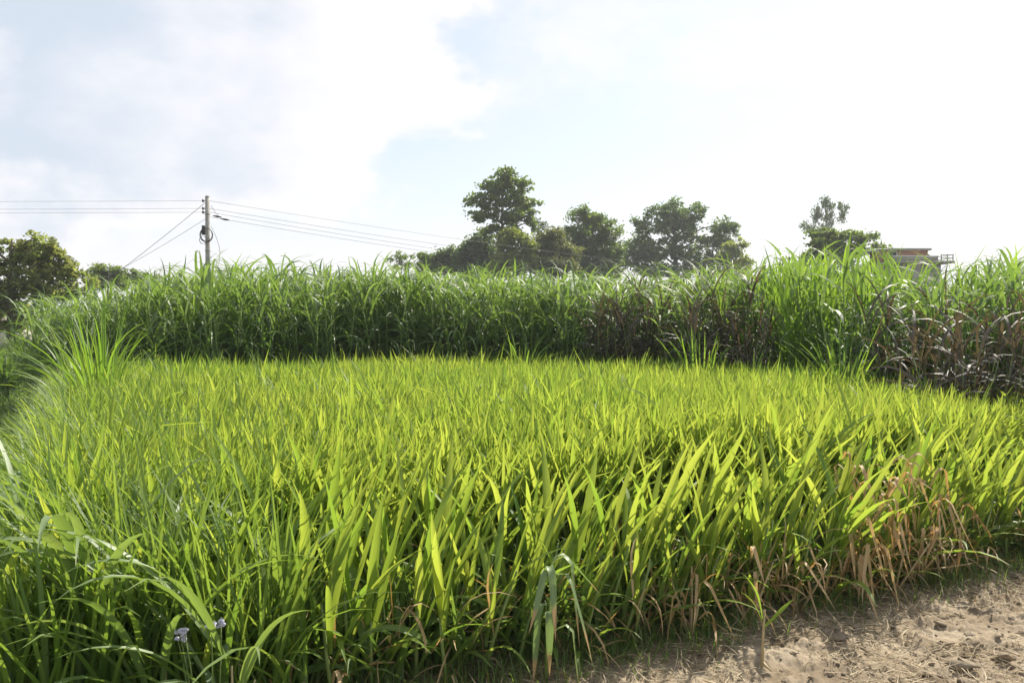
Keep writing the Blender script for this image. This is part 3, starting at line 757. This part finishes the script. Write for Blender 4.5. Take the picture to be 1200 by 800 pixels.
def edge_dist(P): return (P[:, 1] - front_y(P[:, 0])) * NRM[1]


def crop_h(X, Y):
    """height of the crop canopy: lower along the front, gently uneven further in"""
    e = (Y - front_y(X)) * NRM[1]
    return (.93 + .03 * np.clip(e / 2.2, 0, 1)) + .20 * (fbm(X * .7, Y * .7, 3, 5) - .45)


def crop_mass():
    P = scatter(FIELD, 250, 42)
    e = edge_dist(P); el = P[:, 0] - left_x(P[:, 1])
    u = P[:, 0] / P[:, 1]
    thin = fbm(P[:, 0] * 1.4, P[:, 1] * 1.4, 3, 27)                 # patchy stand
    P = P[(e > FRONT_BAND - .25) & (el > .25) & (u < .70) & (rng.random(len(P)) < np.clip(1.25 - P[:, 1] * .03, .6, 1) * np.clip(thin * 3.6 - .2, .5, 1))]
    far = P[:, 1] > 8.0
    for mode in (0, 1):
        Q = P[far] if mode else P[~far]
        B = Blades(); n = len(Q)
        hf = crop_h(Q[:, 0], Q[:, 1]) * (1 + rng.normal(0, .04, n)) * np.where(rng.random(n) < .03, rng.uniform(1.05, 1.22, n), 1)
        patch = fbm(Q[:, 0] * .55 + 9, Q[:, 1] * .55, 3, 15)
        for k in range(5):
            f = (.22, .34, .44, .52, .58)[k]
            h0 = hf * (f + rng.uniform(-.05, .05, n))
            az = rng.uniform(0, 6.283, n)
            L = (hf - h0) * rng.uniform(.82, 1.16, n)
            pitch = np.abs(rng.normal(.26 if k > 1 else .42, .15, n)); az = np.where(rng.random(n) < .25, rng.normal(0.1, .6, n), az)
            bend = np.abs(rng.normal(.2, .35, n)) * (1.0 if k > 1 else 1.6)
            B.add(np.stack([Q[:, 0] + rng.normal(0, .012, n), Q[:, 1] + rng.normal(0, .012, n), h0], -1), az, L, rng.uniform(.018, .034, n) * (1.2 if not mode else 1), pitch, bend, 4, not mode, rng.normal(0, .6, n), side=rng.normal(0, .3, n), peak=.38,
                  tint=np.clip(.55 + 1.3 * (patch - .47) + rng.normal(0, .24, n), 0, 1))
        for q in range(6):                                              # bent and broken blades
            j = rng.integers(0, n, n // 40); m = len(j); h0 = hf[j] * rng.uniform(.4, .6, m)
            B.add(np.stack([Q[j, 0], Q[j, 1], h0], -1), rng.uniform(0, 6.28, m), hf[j] * rng.uniform(.45, .7, m), rng.uniform(.016, .032, m), np.abs(rng.normal(.15, .12, m)), rng.uniform(1.0, 2.3, m), 7, not mode, rng.normal(0, .5, m), side=rng.normal(0, .5, m), power=-(.25 + .08 * q), tint=rng.uniform(.3, 1, m))
        yield B


for k, B in enumerate(crop_mass()):
    o = obj('fodder_crop', B.mesh('fodder_crop', M['crop']))
    tag(o, ('dense sunlit field of bright yellow-green fodder crop behind its front rows', 'far half of the bright fodder crop up to the elephant grass')[k], 'crop', kind='stuff')


# ------------------------------------------------------------------ front rows: single plants with single leaves
def leaf_pool(specs, mat, seed, nseg=8, power=1.6):
    global rng
    keep = rng; rng = np.random.default_rng(seed); out = []
    for (ln, wd, pi_, be, pk) in specs:
        B = Blades(); B.add([(0, 0, 0)], 0.0, ln, wd, pi_, be, nseg, True, rng.normal(0, .45), fold=.22, tint=rng.random(), side=rng.normal(0, .22), peak=pk, power=power, wav=.14)
        out.append(B.mesh('leaf', M[mat]))
    rng = keep; return out


ur = random.uniform
ERECT = leaf_pool([(ur(.50, .70), ur(.040, .056), ur(.08, .42), ur(.02, .6), .40) for _ in range(22)], 'crop', 1)
MIDL = leaf_pool([(ur(.48, .70), ur(.034, .050), ur(.22, .45), ur(.2, 1.0), .36) for _ in range(14)], 'crop', 2)
DROOP = leaf_pool([(ur(.45, .70), ur(.028, .044), ur(.45, .8), ur(.9, 2.0), .33) for _ in range(12)], 'coarse', 3)
DEAD = leaf_pool([(ur(.22, .46), ur(.010, .026), ur(.1, .9), ur(1.8, 2.9), .3) for _ in range(20)], 'dry', 4, 10, -.18)
HALF = leaf_pool([(ur(.34, .52), ur(.026, .040), ur(.3, .9), ur(1.5, 2.4), .35) for _ in range(6)], 'drytip', 5, 10, -.16)
ARCH = leaf_pool([(ur(.60, .90), ur(.026, .042), ur(.2, .6), ur(.9, 1.9), .3) for _ in range(16)], 'broad', 6, 10)


def stalk_mesh(h, r, mat):
    V, Q, T = tube([(0, 0, -.04), (0, 0, h * .5), (h * .02, 0, h)], [r, r * .8, r * .45], 6)
    return np_mesh('stalk', V, [Q, T], M[mat])


STALKS = [stalk_mesh(h, .011, 'stalk') for h in (.34, .40, .46, .52)]
TANST = [stalk_mesh(h, .008, 'tanstalk') for h in (.22, .30, .36)]


def crop_plant(X, Y, label, group, edge=0.0, lean=0.0, size=1.0):
    o = thing('fodder_plant', label, 'crop plant', (X, Y, float(gz(X, Y)[0]) - .01), 0, group)
    sm = random.choice(STALKS); sh = sm.vertices[len(sm.vertices) - 1].co.z
    obj('stalk', sm, o, rot=(random.gauss(0, .05), random.gauss(lean, .05), 0))
    a0 = ur(0, 6.28)
    nl = random.randint(7, 9)
    for k in range(nl):
        f = k / (nl - 1); z = sh * (.05 + .93 * f) * size
        az = a0 + k * 2.6 + random.gauss(0, .5)
        if random.random() < .35: az = random.gauss(0.05, .55)           # the stand leans to the right
        r = random.random()
        if f < .3: pool = DEAD if (edge > .5 and r < .30) else (DROOP if r < .75 else MIDL)
        elif f < .62: pool = MIDL if r < .75 else (DROOP if r < .9 or edge < .6 else ERECT)
        else: pool = ERECT if r < .80 else MIDL
        s = size * ur(.85, 1.12)
        obj('leaf', random.choice(pool), o, (0, 0, z), (random.gauss(0, .08), random.gauss(lean, .10), az) if False else (0, 0, az), (s * ur(.9, 1.1),) * 2 + (s,))
    if lean: o.rotation_euler = (0, lean, 0)
    return o


def band_plants():
    pts = []
    xs = np.arange(-2.25, 3.95, .152)
    for r, d in enumerate((0.04, .18, .33, .48, .64, .80)):
        for x in xs:
            X = x + (.07 if r % 2 else 0) + rng.normal(0, .035); Y = front_y(X) + d / NRM[1] * 1.0 + rng.normal(0, .04)
            if X / Y > .665 or X / Y < -.70: continue
            if r >= 4 and rng.random() < .18: continue
            pts.append((X, Y, r))
    return pts


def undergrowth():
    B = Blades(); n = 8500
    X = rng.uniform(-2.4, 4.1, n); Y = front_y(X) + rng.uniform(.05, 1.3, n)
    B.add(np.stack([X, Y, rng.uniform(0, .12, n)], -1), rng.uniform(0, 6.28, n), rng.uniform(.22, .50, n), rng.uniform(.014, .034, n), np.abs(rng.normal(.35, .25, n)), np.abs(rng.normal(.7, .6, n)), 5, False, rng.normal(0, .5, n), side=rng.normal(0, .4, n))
    tag(obj('crop_undergrowth', B.mesh('crop_undergrowth', M['verge'])), 'low leaves, coloured darker as shade, filling the foot of the front crop rows', 'undergrowth', kind='stuff')  # darker verge green puts the deep shade between the stalks into the leaf colour
    B = Blades(); n = 1500
    X = np.concatenate([rng.uniform(-1.2, 4.1, n // 2), rng.normal(2.1, .7, n - n // 2)]); Y = front_y(X) + rng.uniform(-.08, .5, n)
    B.add(np.stack([X, Y, rng.uniform(0, .30, n)], -1), rng.uniform(0, 6.28, n), rng.uniform(.14, .42, n), rng.uniform(.004, .014, n), np.abs(rng.normal(.7, .5, n)), np.abs(rng.normal(1.2, .8, n)), 5, False, rng.normal(0, .7, n), side=rng.normal(0, .6, n), power=.9)
    tag(obj('dead_undergrowth', B.mesh('dead_undergrowth', M['dry'])), 'tangle of thin dead blades at the foot of the crop', 'dead grass', kind='stuff')


undergrowth()
PTS = band_plants()
random.shuffle(PTS)
PTS = sorted(PTS[:300], key=lambda p: p[1])
for X, Y, r in PTS:
    x = X / Y * F + 600
    where = 'beside the arching coarse grass' if x < 300 else 'between coarse grass and the half-withered plant' if x < 600 else 'behind the half-withered plant' if x < 740 else 'behind the lone seedling' if x < 960 else 'among the orange withered plants' if x < 1130 else 'beyond the orange withered plants'
    rt = 'outermost' if r == 0 else 'second-row' if r == 1 else 'inner'
    sz = ur(.88, 1.06) * float(crop_h(X, Y)) / .93
    if x < 330: sz *= .88
    if r == 0: sz *= ur(.78, 1.0)
    ln = ur(.02, .16) if x > 560 else random.gauss(0, .05)
    look = ('tall ' if sz > 1.0 else 'short ' if sz < .88 else 'mid-height ') + ('leaning' if abs(ln) > .08 else 'upright')
    crop_plant(X, Y, f'{rt} {look} broad-bladed fodder plant {where}', 'fodder plants along the front of the field', 1 - r / 5, ln, sz)


# ------------------------------------------------------------------ withered plants and the half-withered one
def leafy(name, label, cat, X, Y, stalks, leaves, group=None, zoff=0.0):
    """stalks: (mesh, tilt_x, tilt_y, rz); leaves: (mesh, z, az, scale, tilt)"""
    o = thing(name, label, cat, (X, Y, float(gz(X, Y)[0]) + zoff), 0, group)
    for me, tx, ty, rz in stalks: obj('stalk', me, o, rot=(tx, ty, rz))
    for me, xy, z, az, s, tilt in leaves: obj('leaf', me, o, (xy[0], xy[1], z), (tilt, 0, az), (s, s, s))
    return o


def edge_at(x, off=0.0):
    """ground point on the crop's front edge under photo column x"""
    u = (x - 600) / F; Y = 3.8 / (1 - .52 * u) + off
    return u * Y, Y


for i, (x, off, n, h, lab) in enumerate(((1052, -.05, 34, .76, 'tallest orange withered plant with hanging dead blades'), (1085, .0, 20, .60, 'orange withered plant beside the tallest withered one'), (1015, -.08, 18, .46, 'low orange withered plant fallen against green stalks'),
                                         (1000, .25, 12, .80, 'withered plant with curled orange tips among green blades'), (940, -.02, 9, .34, 'tan withered plant with thin straw blades behind the lone seedling'), (880, -.04, 9, .38, 'brown withered plant with hanging matted blades'),
                                         (812, -.05, 6, .28, 'small brown withered plant by the half-withered one'), (1118, .05, 8, .5, 'thin withered plant at the far end of the orange patch'))):
    X, Y = edge_at(x, off)
    st = [(TANST[k % 3], random.gauss(0, .3), random.gauss(.05, .3), ur(0, 6)) for k in range(3)]
    lv = []
    for k in range(n):
        a = ur(0, 6.28); lv.append((random.choice(DEAD), (.05 * math.cos(a), .05 * math.sin(a)), h * ur(.35, 1.0), random.choice((a, random.gauss(-1.4, .7))), ur(.8, 1.25), random.gauss(0, .2)))
    leafy('withered_plant', lab, 'dead plant', X, Y, st, lv, 'withered plants on the field edge')

X, Y = edge_at(640, -.16)
lv = [(HALF[k % 6], (ur(-.02, .03), -.02), z, az, s, 0) for k, (z, az, s) in enumerate(((.52, -.6, 1.0), (.50, -1.9, .9), (.46, -1.3, .95), (.42, -.9, 1.1), (.34, -2.3, .9), (.30, -1.5, 1.15), (.22, -.4, .9), (.55, .3, .8)))]
leafy('half_withered_plant', 'half-withered pale plant with folded blades hanging to brown tips', 'crop plant', X, Y, [(STALKS[3], .06, .04, 0), (STALKS[1], .1, -.1, 1)], lv)

# lone seedling on the bare soil
X, Y = px(893, 785, 3.84)[0], 3.84
sd = leafy('lone_seedling', 'lone thin seedling with two leaves growing on the bare soil', 'seedling', X, Y,
           [(stalk_mesh(.26, .008, 'tanstalk'), 0, 0.02, 0)], [])
sl = leaf_pool([(.25, .026, .12, .9, .4), (.20, .032, .7, .15, .4), (.17, .012, .3, .9, .4)], 'crop', 31)
obj('leaf', sl[0], sd, (0, 0, .22), (0, 0, 3.3)); obj('leaf', sl[1], sd, (0, 0, .17), (0, 0, -.2)); obj('leaf', sl[2], sd, (0, 0, .2), (0, 0, 2.6))
MB().tube([(0, 0, .02), (.03, -.05, -.005)], [.008, .003], 5).build('root', M['tanstalk'], sd)

# ------------------------------------------------------------------ coarse arching grass at the left front
for i, (x, Y, nl, hs, lab) in enumerate(((100, 3.15, 24, 1.05, 'coarse arching grass plant with tan stalks at the path corner'), (155, 3.5, 16, 1.05, 'coarse arching grass plant behind the tan-stalked one'), (40, 3.5, 20, 1.0, 'coarse grass plant drooping over the grass path'),
                                         (185, 3.05, 16, .9, 'coarse arching grass plant beside the lavender weed'), (270, 3.0, 12, .85, 'coarse arching grass plant between lavender weed and fodder plants'), (75, 4.2, 15, 1.0, 'coarse arching grass plant further along the path edge'),
                                         (30, 4.9, 14, .95, 'coarse arching grass plant at the shaded path edge'), (130, 4.5, 13, 1.05, 'coarse grass plant with long pale blades just inside the path-side edge'))):
    X = at_ground(x, Y)
    st = [(TANST[k % 3], random.gauss(0, .10), random.gauss(0, .12), ur(0, 6)) for k in range(5)]
    lv = []
    for k in range(nl):
        a = ur(0, 6.28) if k % 2 else random.gauss(-2.6, .8)
        lv.append((random.choice(ARCH) if random.random() < .8 else random.choice(DROOP), (.07 * math.cos(a), .07 * math.sin(a)), ur(.12, .60) * hs, a, ur(.85, 1.15) * hs, random.gauss(0, .06)))
    leafy('coarse_grass_plant', lab, 'grass plant', X, Y, st, lv, 'coarse grass plants along the path-side edge')


def coarse_mass():
    B = Blades()
    P = np.stack([rng.uniform(-.15, 1.5, 5200), rng.uniform(2.7, 12.0, 5200)], -1)
    P[:, 0] = left_x(P[:, 1]) + P[:, 0]
    d = P[:, 0] - left_x(P[:, 1]); k = (rng.random(len(P)) < np.clip(1.15 - np.abs(d - .25) * .85, 0.05, 1)) & (edge_dist(P) > -.15)
    P = P[k]; d = d[k]; n = len(P)
    for j in range(7):
        h0 = rng.uniform(0, .28, n); h = .78 + .14 * (fbm(P[:, 0], P[:, 1] * .7, 3, 33) - .4) + np.clip(d - .25, -.5, .05) * .8
        az = np.where(rng.random(n) < .35, rng.normal(3.0, .8, n), rng.uniform(0, 6.28, n))
        B.add(np.stack([P[:, 0], P[:, 1], h0], -1), az, h * rng.uniform(.65, 1.15, n), rng.uniform(.011, .026, n), np.abs(rng.normal(.22, .18, n)), np.abs(rng.normal(.6, .6, n)), 6, False, rng.normal(0, .5, n), side=rng.normal(0, .35, n))
    tag(obj('coarse_grass', B.mesh('coarse_grass', M['coarse'])), 'tangled narrow-bladed grass along the path-side edge of the crop', 'grass', kind='stuff')


coarse_mass()


def verge():
    B = Blades()
    n = 26000
    Y = 2.4 + 30 * rng.random(n) ** 1.5; off = rng.random(n); X = left_x(Y) + .25 - off * (2.6 + .16 * Y)
    z = .16 + .26 * fbm(X * .9, Y * .7, 3, 44) + np.clip((Y - 13) * .01, 0, .15)
    B.add(np.stack([X, Y, np.full(n, -.01)], -1), rng.uniform(0, 6.28, n), z * rng.uniform(.7, 1.5, n), rng.uniform(.007, .013, n) * (1 + Y * .05), np.abs(rng.normal(.3, .25, n)), np.abs(rng.normal(.6, .5, n)), 4, False, rng.normal(0, .4, n), tint=np.clip(.5 + 1.2 * (fbm(X * .6, Y * .5, 3, 51) - .45) + rng.normal(0, .2, n), 0, 1))
    tag(obj('verge_grass', B.mesh('verge_grass', M['verge'])), 'rough shaded grass of the path beside the crop', 'grass', kind='stuff')
    # short grass at the foot of the crop, by the bare soil
    B = Blades(); n = 4200
    X = rng.uniform(-.9, 4.3, n); e = np.abs(rng.normal(0, .10, n)) - .04; Y = front_y(X) - e * (1 + 1.2 * fbm(X * 1.7, X * 0, 3, 61))
    keepm = (fbm(X * 2.2, Y * 2.2, 3, 71) > .50) | ((X > 2.9) & (rng.random(n) < .8)) | ((X < 0.7) & (rng.random(n) < .6)); X, Y = X[keepm], Y[keepm]; n = len(X)
    B.add(np.stack([X, Y, gz(X, Y) - .005], -1), rng.uniform(0, 6.28, n), rng.uniform(.05, .20, n), rng.uniform(.003, .007, n), np.abs(rng.normal(.4, .3, n)), np.abs(rng.normal(.6, .5, n)), 3, False)
    tag(obj('short_grass', B.mesh('short_grass', M['verge'])), 'short thin grass at the foot of the crop beside bare soil', 'grass', kind='stuff')


verge()


# weedy bushes on the far bank of the path
for i, (x, Y, h, lab) in enumerate(((6, 16, .95, 'rank weed clump on the path bank below the orchard tree'), (36, 19, 1.15, 'taller weed clump at the bend of the path'), (-14, 20, 1.2, 'pale weed clump beside the small shed'), (22, 24, 1.2, 'far weed clump at the foot of the orchard tree trunk'), (50, 15, .8, 'weed clump against the path end of elephant grass'))):
    tall_clump(at_ground(x, Y), Y, h, 120, lab, 'verge', 60 + i, .045, .7, 1.4, 'weed_clump')


# ------------------------------------------------------------------ lavender-flowered weeds
def blossom(r=.011):
    d = np.random.default_rng(3).normal(size=(46, 3)); d[:, 2] = np.abs(d[:, 2]); d /= np.linalg.norm(d, axis=1)[:, None]
    m = MB()
    for k in d: m.tube([k * r * .3, k * r], [r * .10, r * .16], 4)
    return np_mesh('flower_head', np.concatenate(m.V), [np.concatenate(m.Q), np.concatenate(m.T)], M['petal'])


BL = blossom(); WL = leaf_pool([(.07, .035, .7, .6, .4), (.055, .03, .9, .5, .4), (.08, .038, .6, .9, .4)], 'weedleaf', 81, 4)


def flower_weed(label, Y, heads):
    b = px(np.mean([h[0] for h in heads]), 700, Y); base = np.array([b[0], Y, float(gz(b[0], Y)[0])])
    o = thing('flowering_weed', label, 'flowering weed', base, 0, 'lavender-flowered weeds')
    for (x, y) in heads:
        e = px(x, y, Y) - base; e[1] += ur(-.05, .05); p0 = np.array([e[0] * .25, e[1] * .25, -.02]); t = np.linspace(0, 1, 6)[:, None]
        pts = p0 + (e - p0) * t + np.array([.02, 0, 0]) * np.sin(t * 3.14)
        s = MB().tube(pts, np.linspace(.004, .002, 6), 5).build('stem', M['stalk'], o)
        for k in range(5): obj('flower_head', BL, o, e + np.array([ur(-.013, .013), ur(-.012, .012), ur(-.008, .010)]), (ur(-.4, .4), ur(-.4, .4), ur(0, 6)), (ur(.7, 1.0),) * 3)
        for k in range(5):
            q = pts[rng.integers(1, 5)]; obj('leaf', random.choice(WL), o, q, (0, 0, ur(0, 6.28)), (ur(.6, 1.1),) * 3)


flower_weed('lavender-flowered weed with clustered heads before the coarse grass', 2.95, [(203, 744), (222, 735), (211, 748), (252, 727), (258, 733)])
flower_weed('small lavender-flowered weed on the path side of coarse grass', 3.7, [(44, 620), (50, 627)])


# ------------------------------------------------------------------ clods, straw, sticks on the bare soil
def clod_mesh(seed):
    r = np.random.default_rng(seed); V, Fc = [], []
    nu, nv = 8, 5
    for j in range(nv + 1):
        for i in range(nu):
            a, b = i / nu * 2 * math.pi, j / nv * math.pi; V.append((math.sin(b) * math.cos(a), math.sin(b) * math.sin(a), .62 * math.cos(b)))
    V = np.array(V); V *= (1 + .28 * (r.random((len(V), 1)) - .5)); V += r.normal(0, .10, V.shape)
    for j in range(nv):
        for i in range(nu): Fc.append((j * nu + i, j * nu + (i + 1) % nu, (j + 1) * nu + (i + 1) % nu, (j + 1) * nu + i))
    me = np_mesh('soil_clod', V, np.array(Fc), M['ground'], {'grassy': np.zeros(len(V))}, False); return me


CL = [clod_mesh(k) for k in range(7)]
for k in range(330):
    X = ur(.3, 3.6); Y = ur(3.5, 5.6)
    if Y > front_y(X) - .12: continue
    if X < 1.4 and random.random() < .5: continue
    s = .008 + .03 * random.random() ** 2.2
    if X > 2.0 and Y < 4.3: s *= 1.35
    obj('soil_clod', random.choice(CL), GROUND, (X, Y, float(gz(X, Y)[0]) + s * .15), (ur(-.4, .4), ur(-.4, .4), ur(0, 6)), (s * ur(.9, 1.5), s, s * ur(.5, .8)))


def crumbs():
    r = np.random.default_rng(77); n = 3000
    X = r.uniform(-.2, 4.1, n); Y = 3.4 + r.random(n) * 2.6; k = (front_y(X) - Y > -.05) & (fbm(X * 2.5, Y * 2.5, 3, 101) > .40); X, Y = X[k], Y[k]; n = len(X)
    sz = .003 + .013 * r.random(n) ** 2.5
    base = np.array([(1, 0, 0), (0, 1, 0), (-1, 0, 0), (0, -1, 0), (0, 0, .45), (0, 0, -.45)]); T = np.array([(0, 1, 4), (1, 2, 4), (2, 3, 4), (3, 0, 4), (1, 0, 5), (2, 1, 5), (3, 2, 5), (0, 3, 5)])
    a = r.uniform(0, 6.28, n); V = base[None] * (1 + .6 * (r.random((n, 6, 1)) - .5)) + r.normal(0, .18, (n, 6, 3))
    c, q = np.cos(a)[:, None], np.sin(a)[:, None]
    V = np.stack([V[..., 0] * c - V[..., 1] * q, V[..., 0] * q + V[..., 1] * c, V[..., 2]], -1) * sz[:, None, None] + np.stack([X, Y, gz(X, Y) + sz * .3], -1)[:, None]
    me = np_mesh('soil_crumbs', V.reshape(-1, 3), (np.arange(n)[:, None, None] * 6 + T[None]).reshape(-1, 3), M['ground'], {'grassy': np.zeros(n * 6)}, False)
    tag(obj('soil_crumbs', me), 'fine crumbled soil scattered over the bare ground', 'soil', kind='stuff')


crumbs()


def litter():
    B = Blades(); n = 22000
    X = rng.uniform(-.6, 4.2, n); Y = 3.3 + rng.random(n) * 3.0
    e = front_y(X) - Y; k = (e > -.25) & (fbm(X * 1.6, Y * 1.6, 3, 91) + np.exp(-np.abs(e - .15) * 3) * .25 > .41); X, Y = X[k], Y[k]; n = len(X)
    B.add(np.stack([X, Y, gz(X, Y) + rng.uniform(.004, .022, n)], -1), rng.uniform(0, 6.28, n), rng.uniform(.03, .18, n), rng.uniform(.0022, .0060, n), rng.normal(1.42, .18, n), rng.normal(.1, .25, n), 3, False, rng.normal(0, .8, n), side=rng.normal(0, .7, n))
    tag(obj('straw_litter', B.mesh('straw_litter', M['straw'])), 'thin dry straw scattered over the bare soil', 'straw', kind='stuff')


litter()


def stick(label, a, b, r, Yd):
    pa, pb = px(*a, Yd[0]), px(*b, Yd[1]); pa[2] = float(gz(pa[0], pa[1])[0]) + r; pb[2] = float(gz(pb[0], pb[1])[0]) + r + .02
    t = np.linspace(0, 1, 7)[:, None]; pts = (pb - pa) * t + np.array([0, 0, .02]) * np.sin(t * 3.14) + rng.normal(0, .004, (7, 3))
    tag(MB().tube(pts, np.linspace(r, r * .6, 7), 6).build('dry_stalk', M['straw'], None, True, pa), label, 'dry stalk', 'dry stalks on the soil')


stick('long pale dry stalk lying across the bare soil', (1078, 776), (1122, 757), .006, (3.90, 4.10))
stick('thick broken dry stalk lying before the half-withered plant', (622, 797), (650, 786), .011, (3.74, 3.84))
stick('dry stalk in the straw at the narrow end of bare soil', (705, 778), (760, 772), .006, (3.9, 3.97))
stick('thin dry stalk under the tan withered plant', (905, 760), (960, 752), .004, (4.08, 4.16))
stick('curved dry stalk among the larger soil clods', (1128, 790), (1150, 760), .004, (3.8, 4.06))

# ------------------------------------------------------------------ humid air
def haze():
    m = bpy.data.materials.new('haze_air'); nt, ns, L0 = nodes_of(m)
    out = N(nt, 'ShaderNodeOutputMaterial'); v = N(nt, 'ShaderNodeVolumePrincipled')
    v.inputs['Color'].default_value = (.93, .96, 1.0, 1); v.inputs['Density'].default_value = 0.0007; v.inputs['Anisotropy'].default_value = 0.1
    L0.new(v.outputs[0], out.inputs['Volume'])
    o = MB().box((-440, -80, -1.2), (440, 540, 26)).build('haze', m, None, False)
    tag(o, 'thin bright humid air over the field', 'haze', kind='stuff')


HAZE = True
if HAZE: haze()
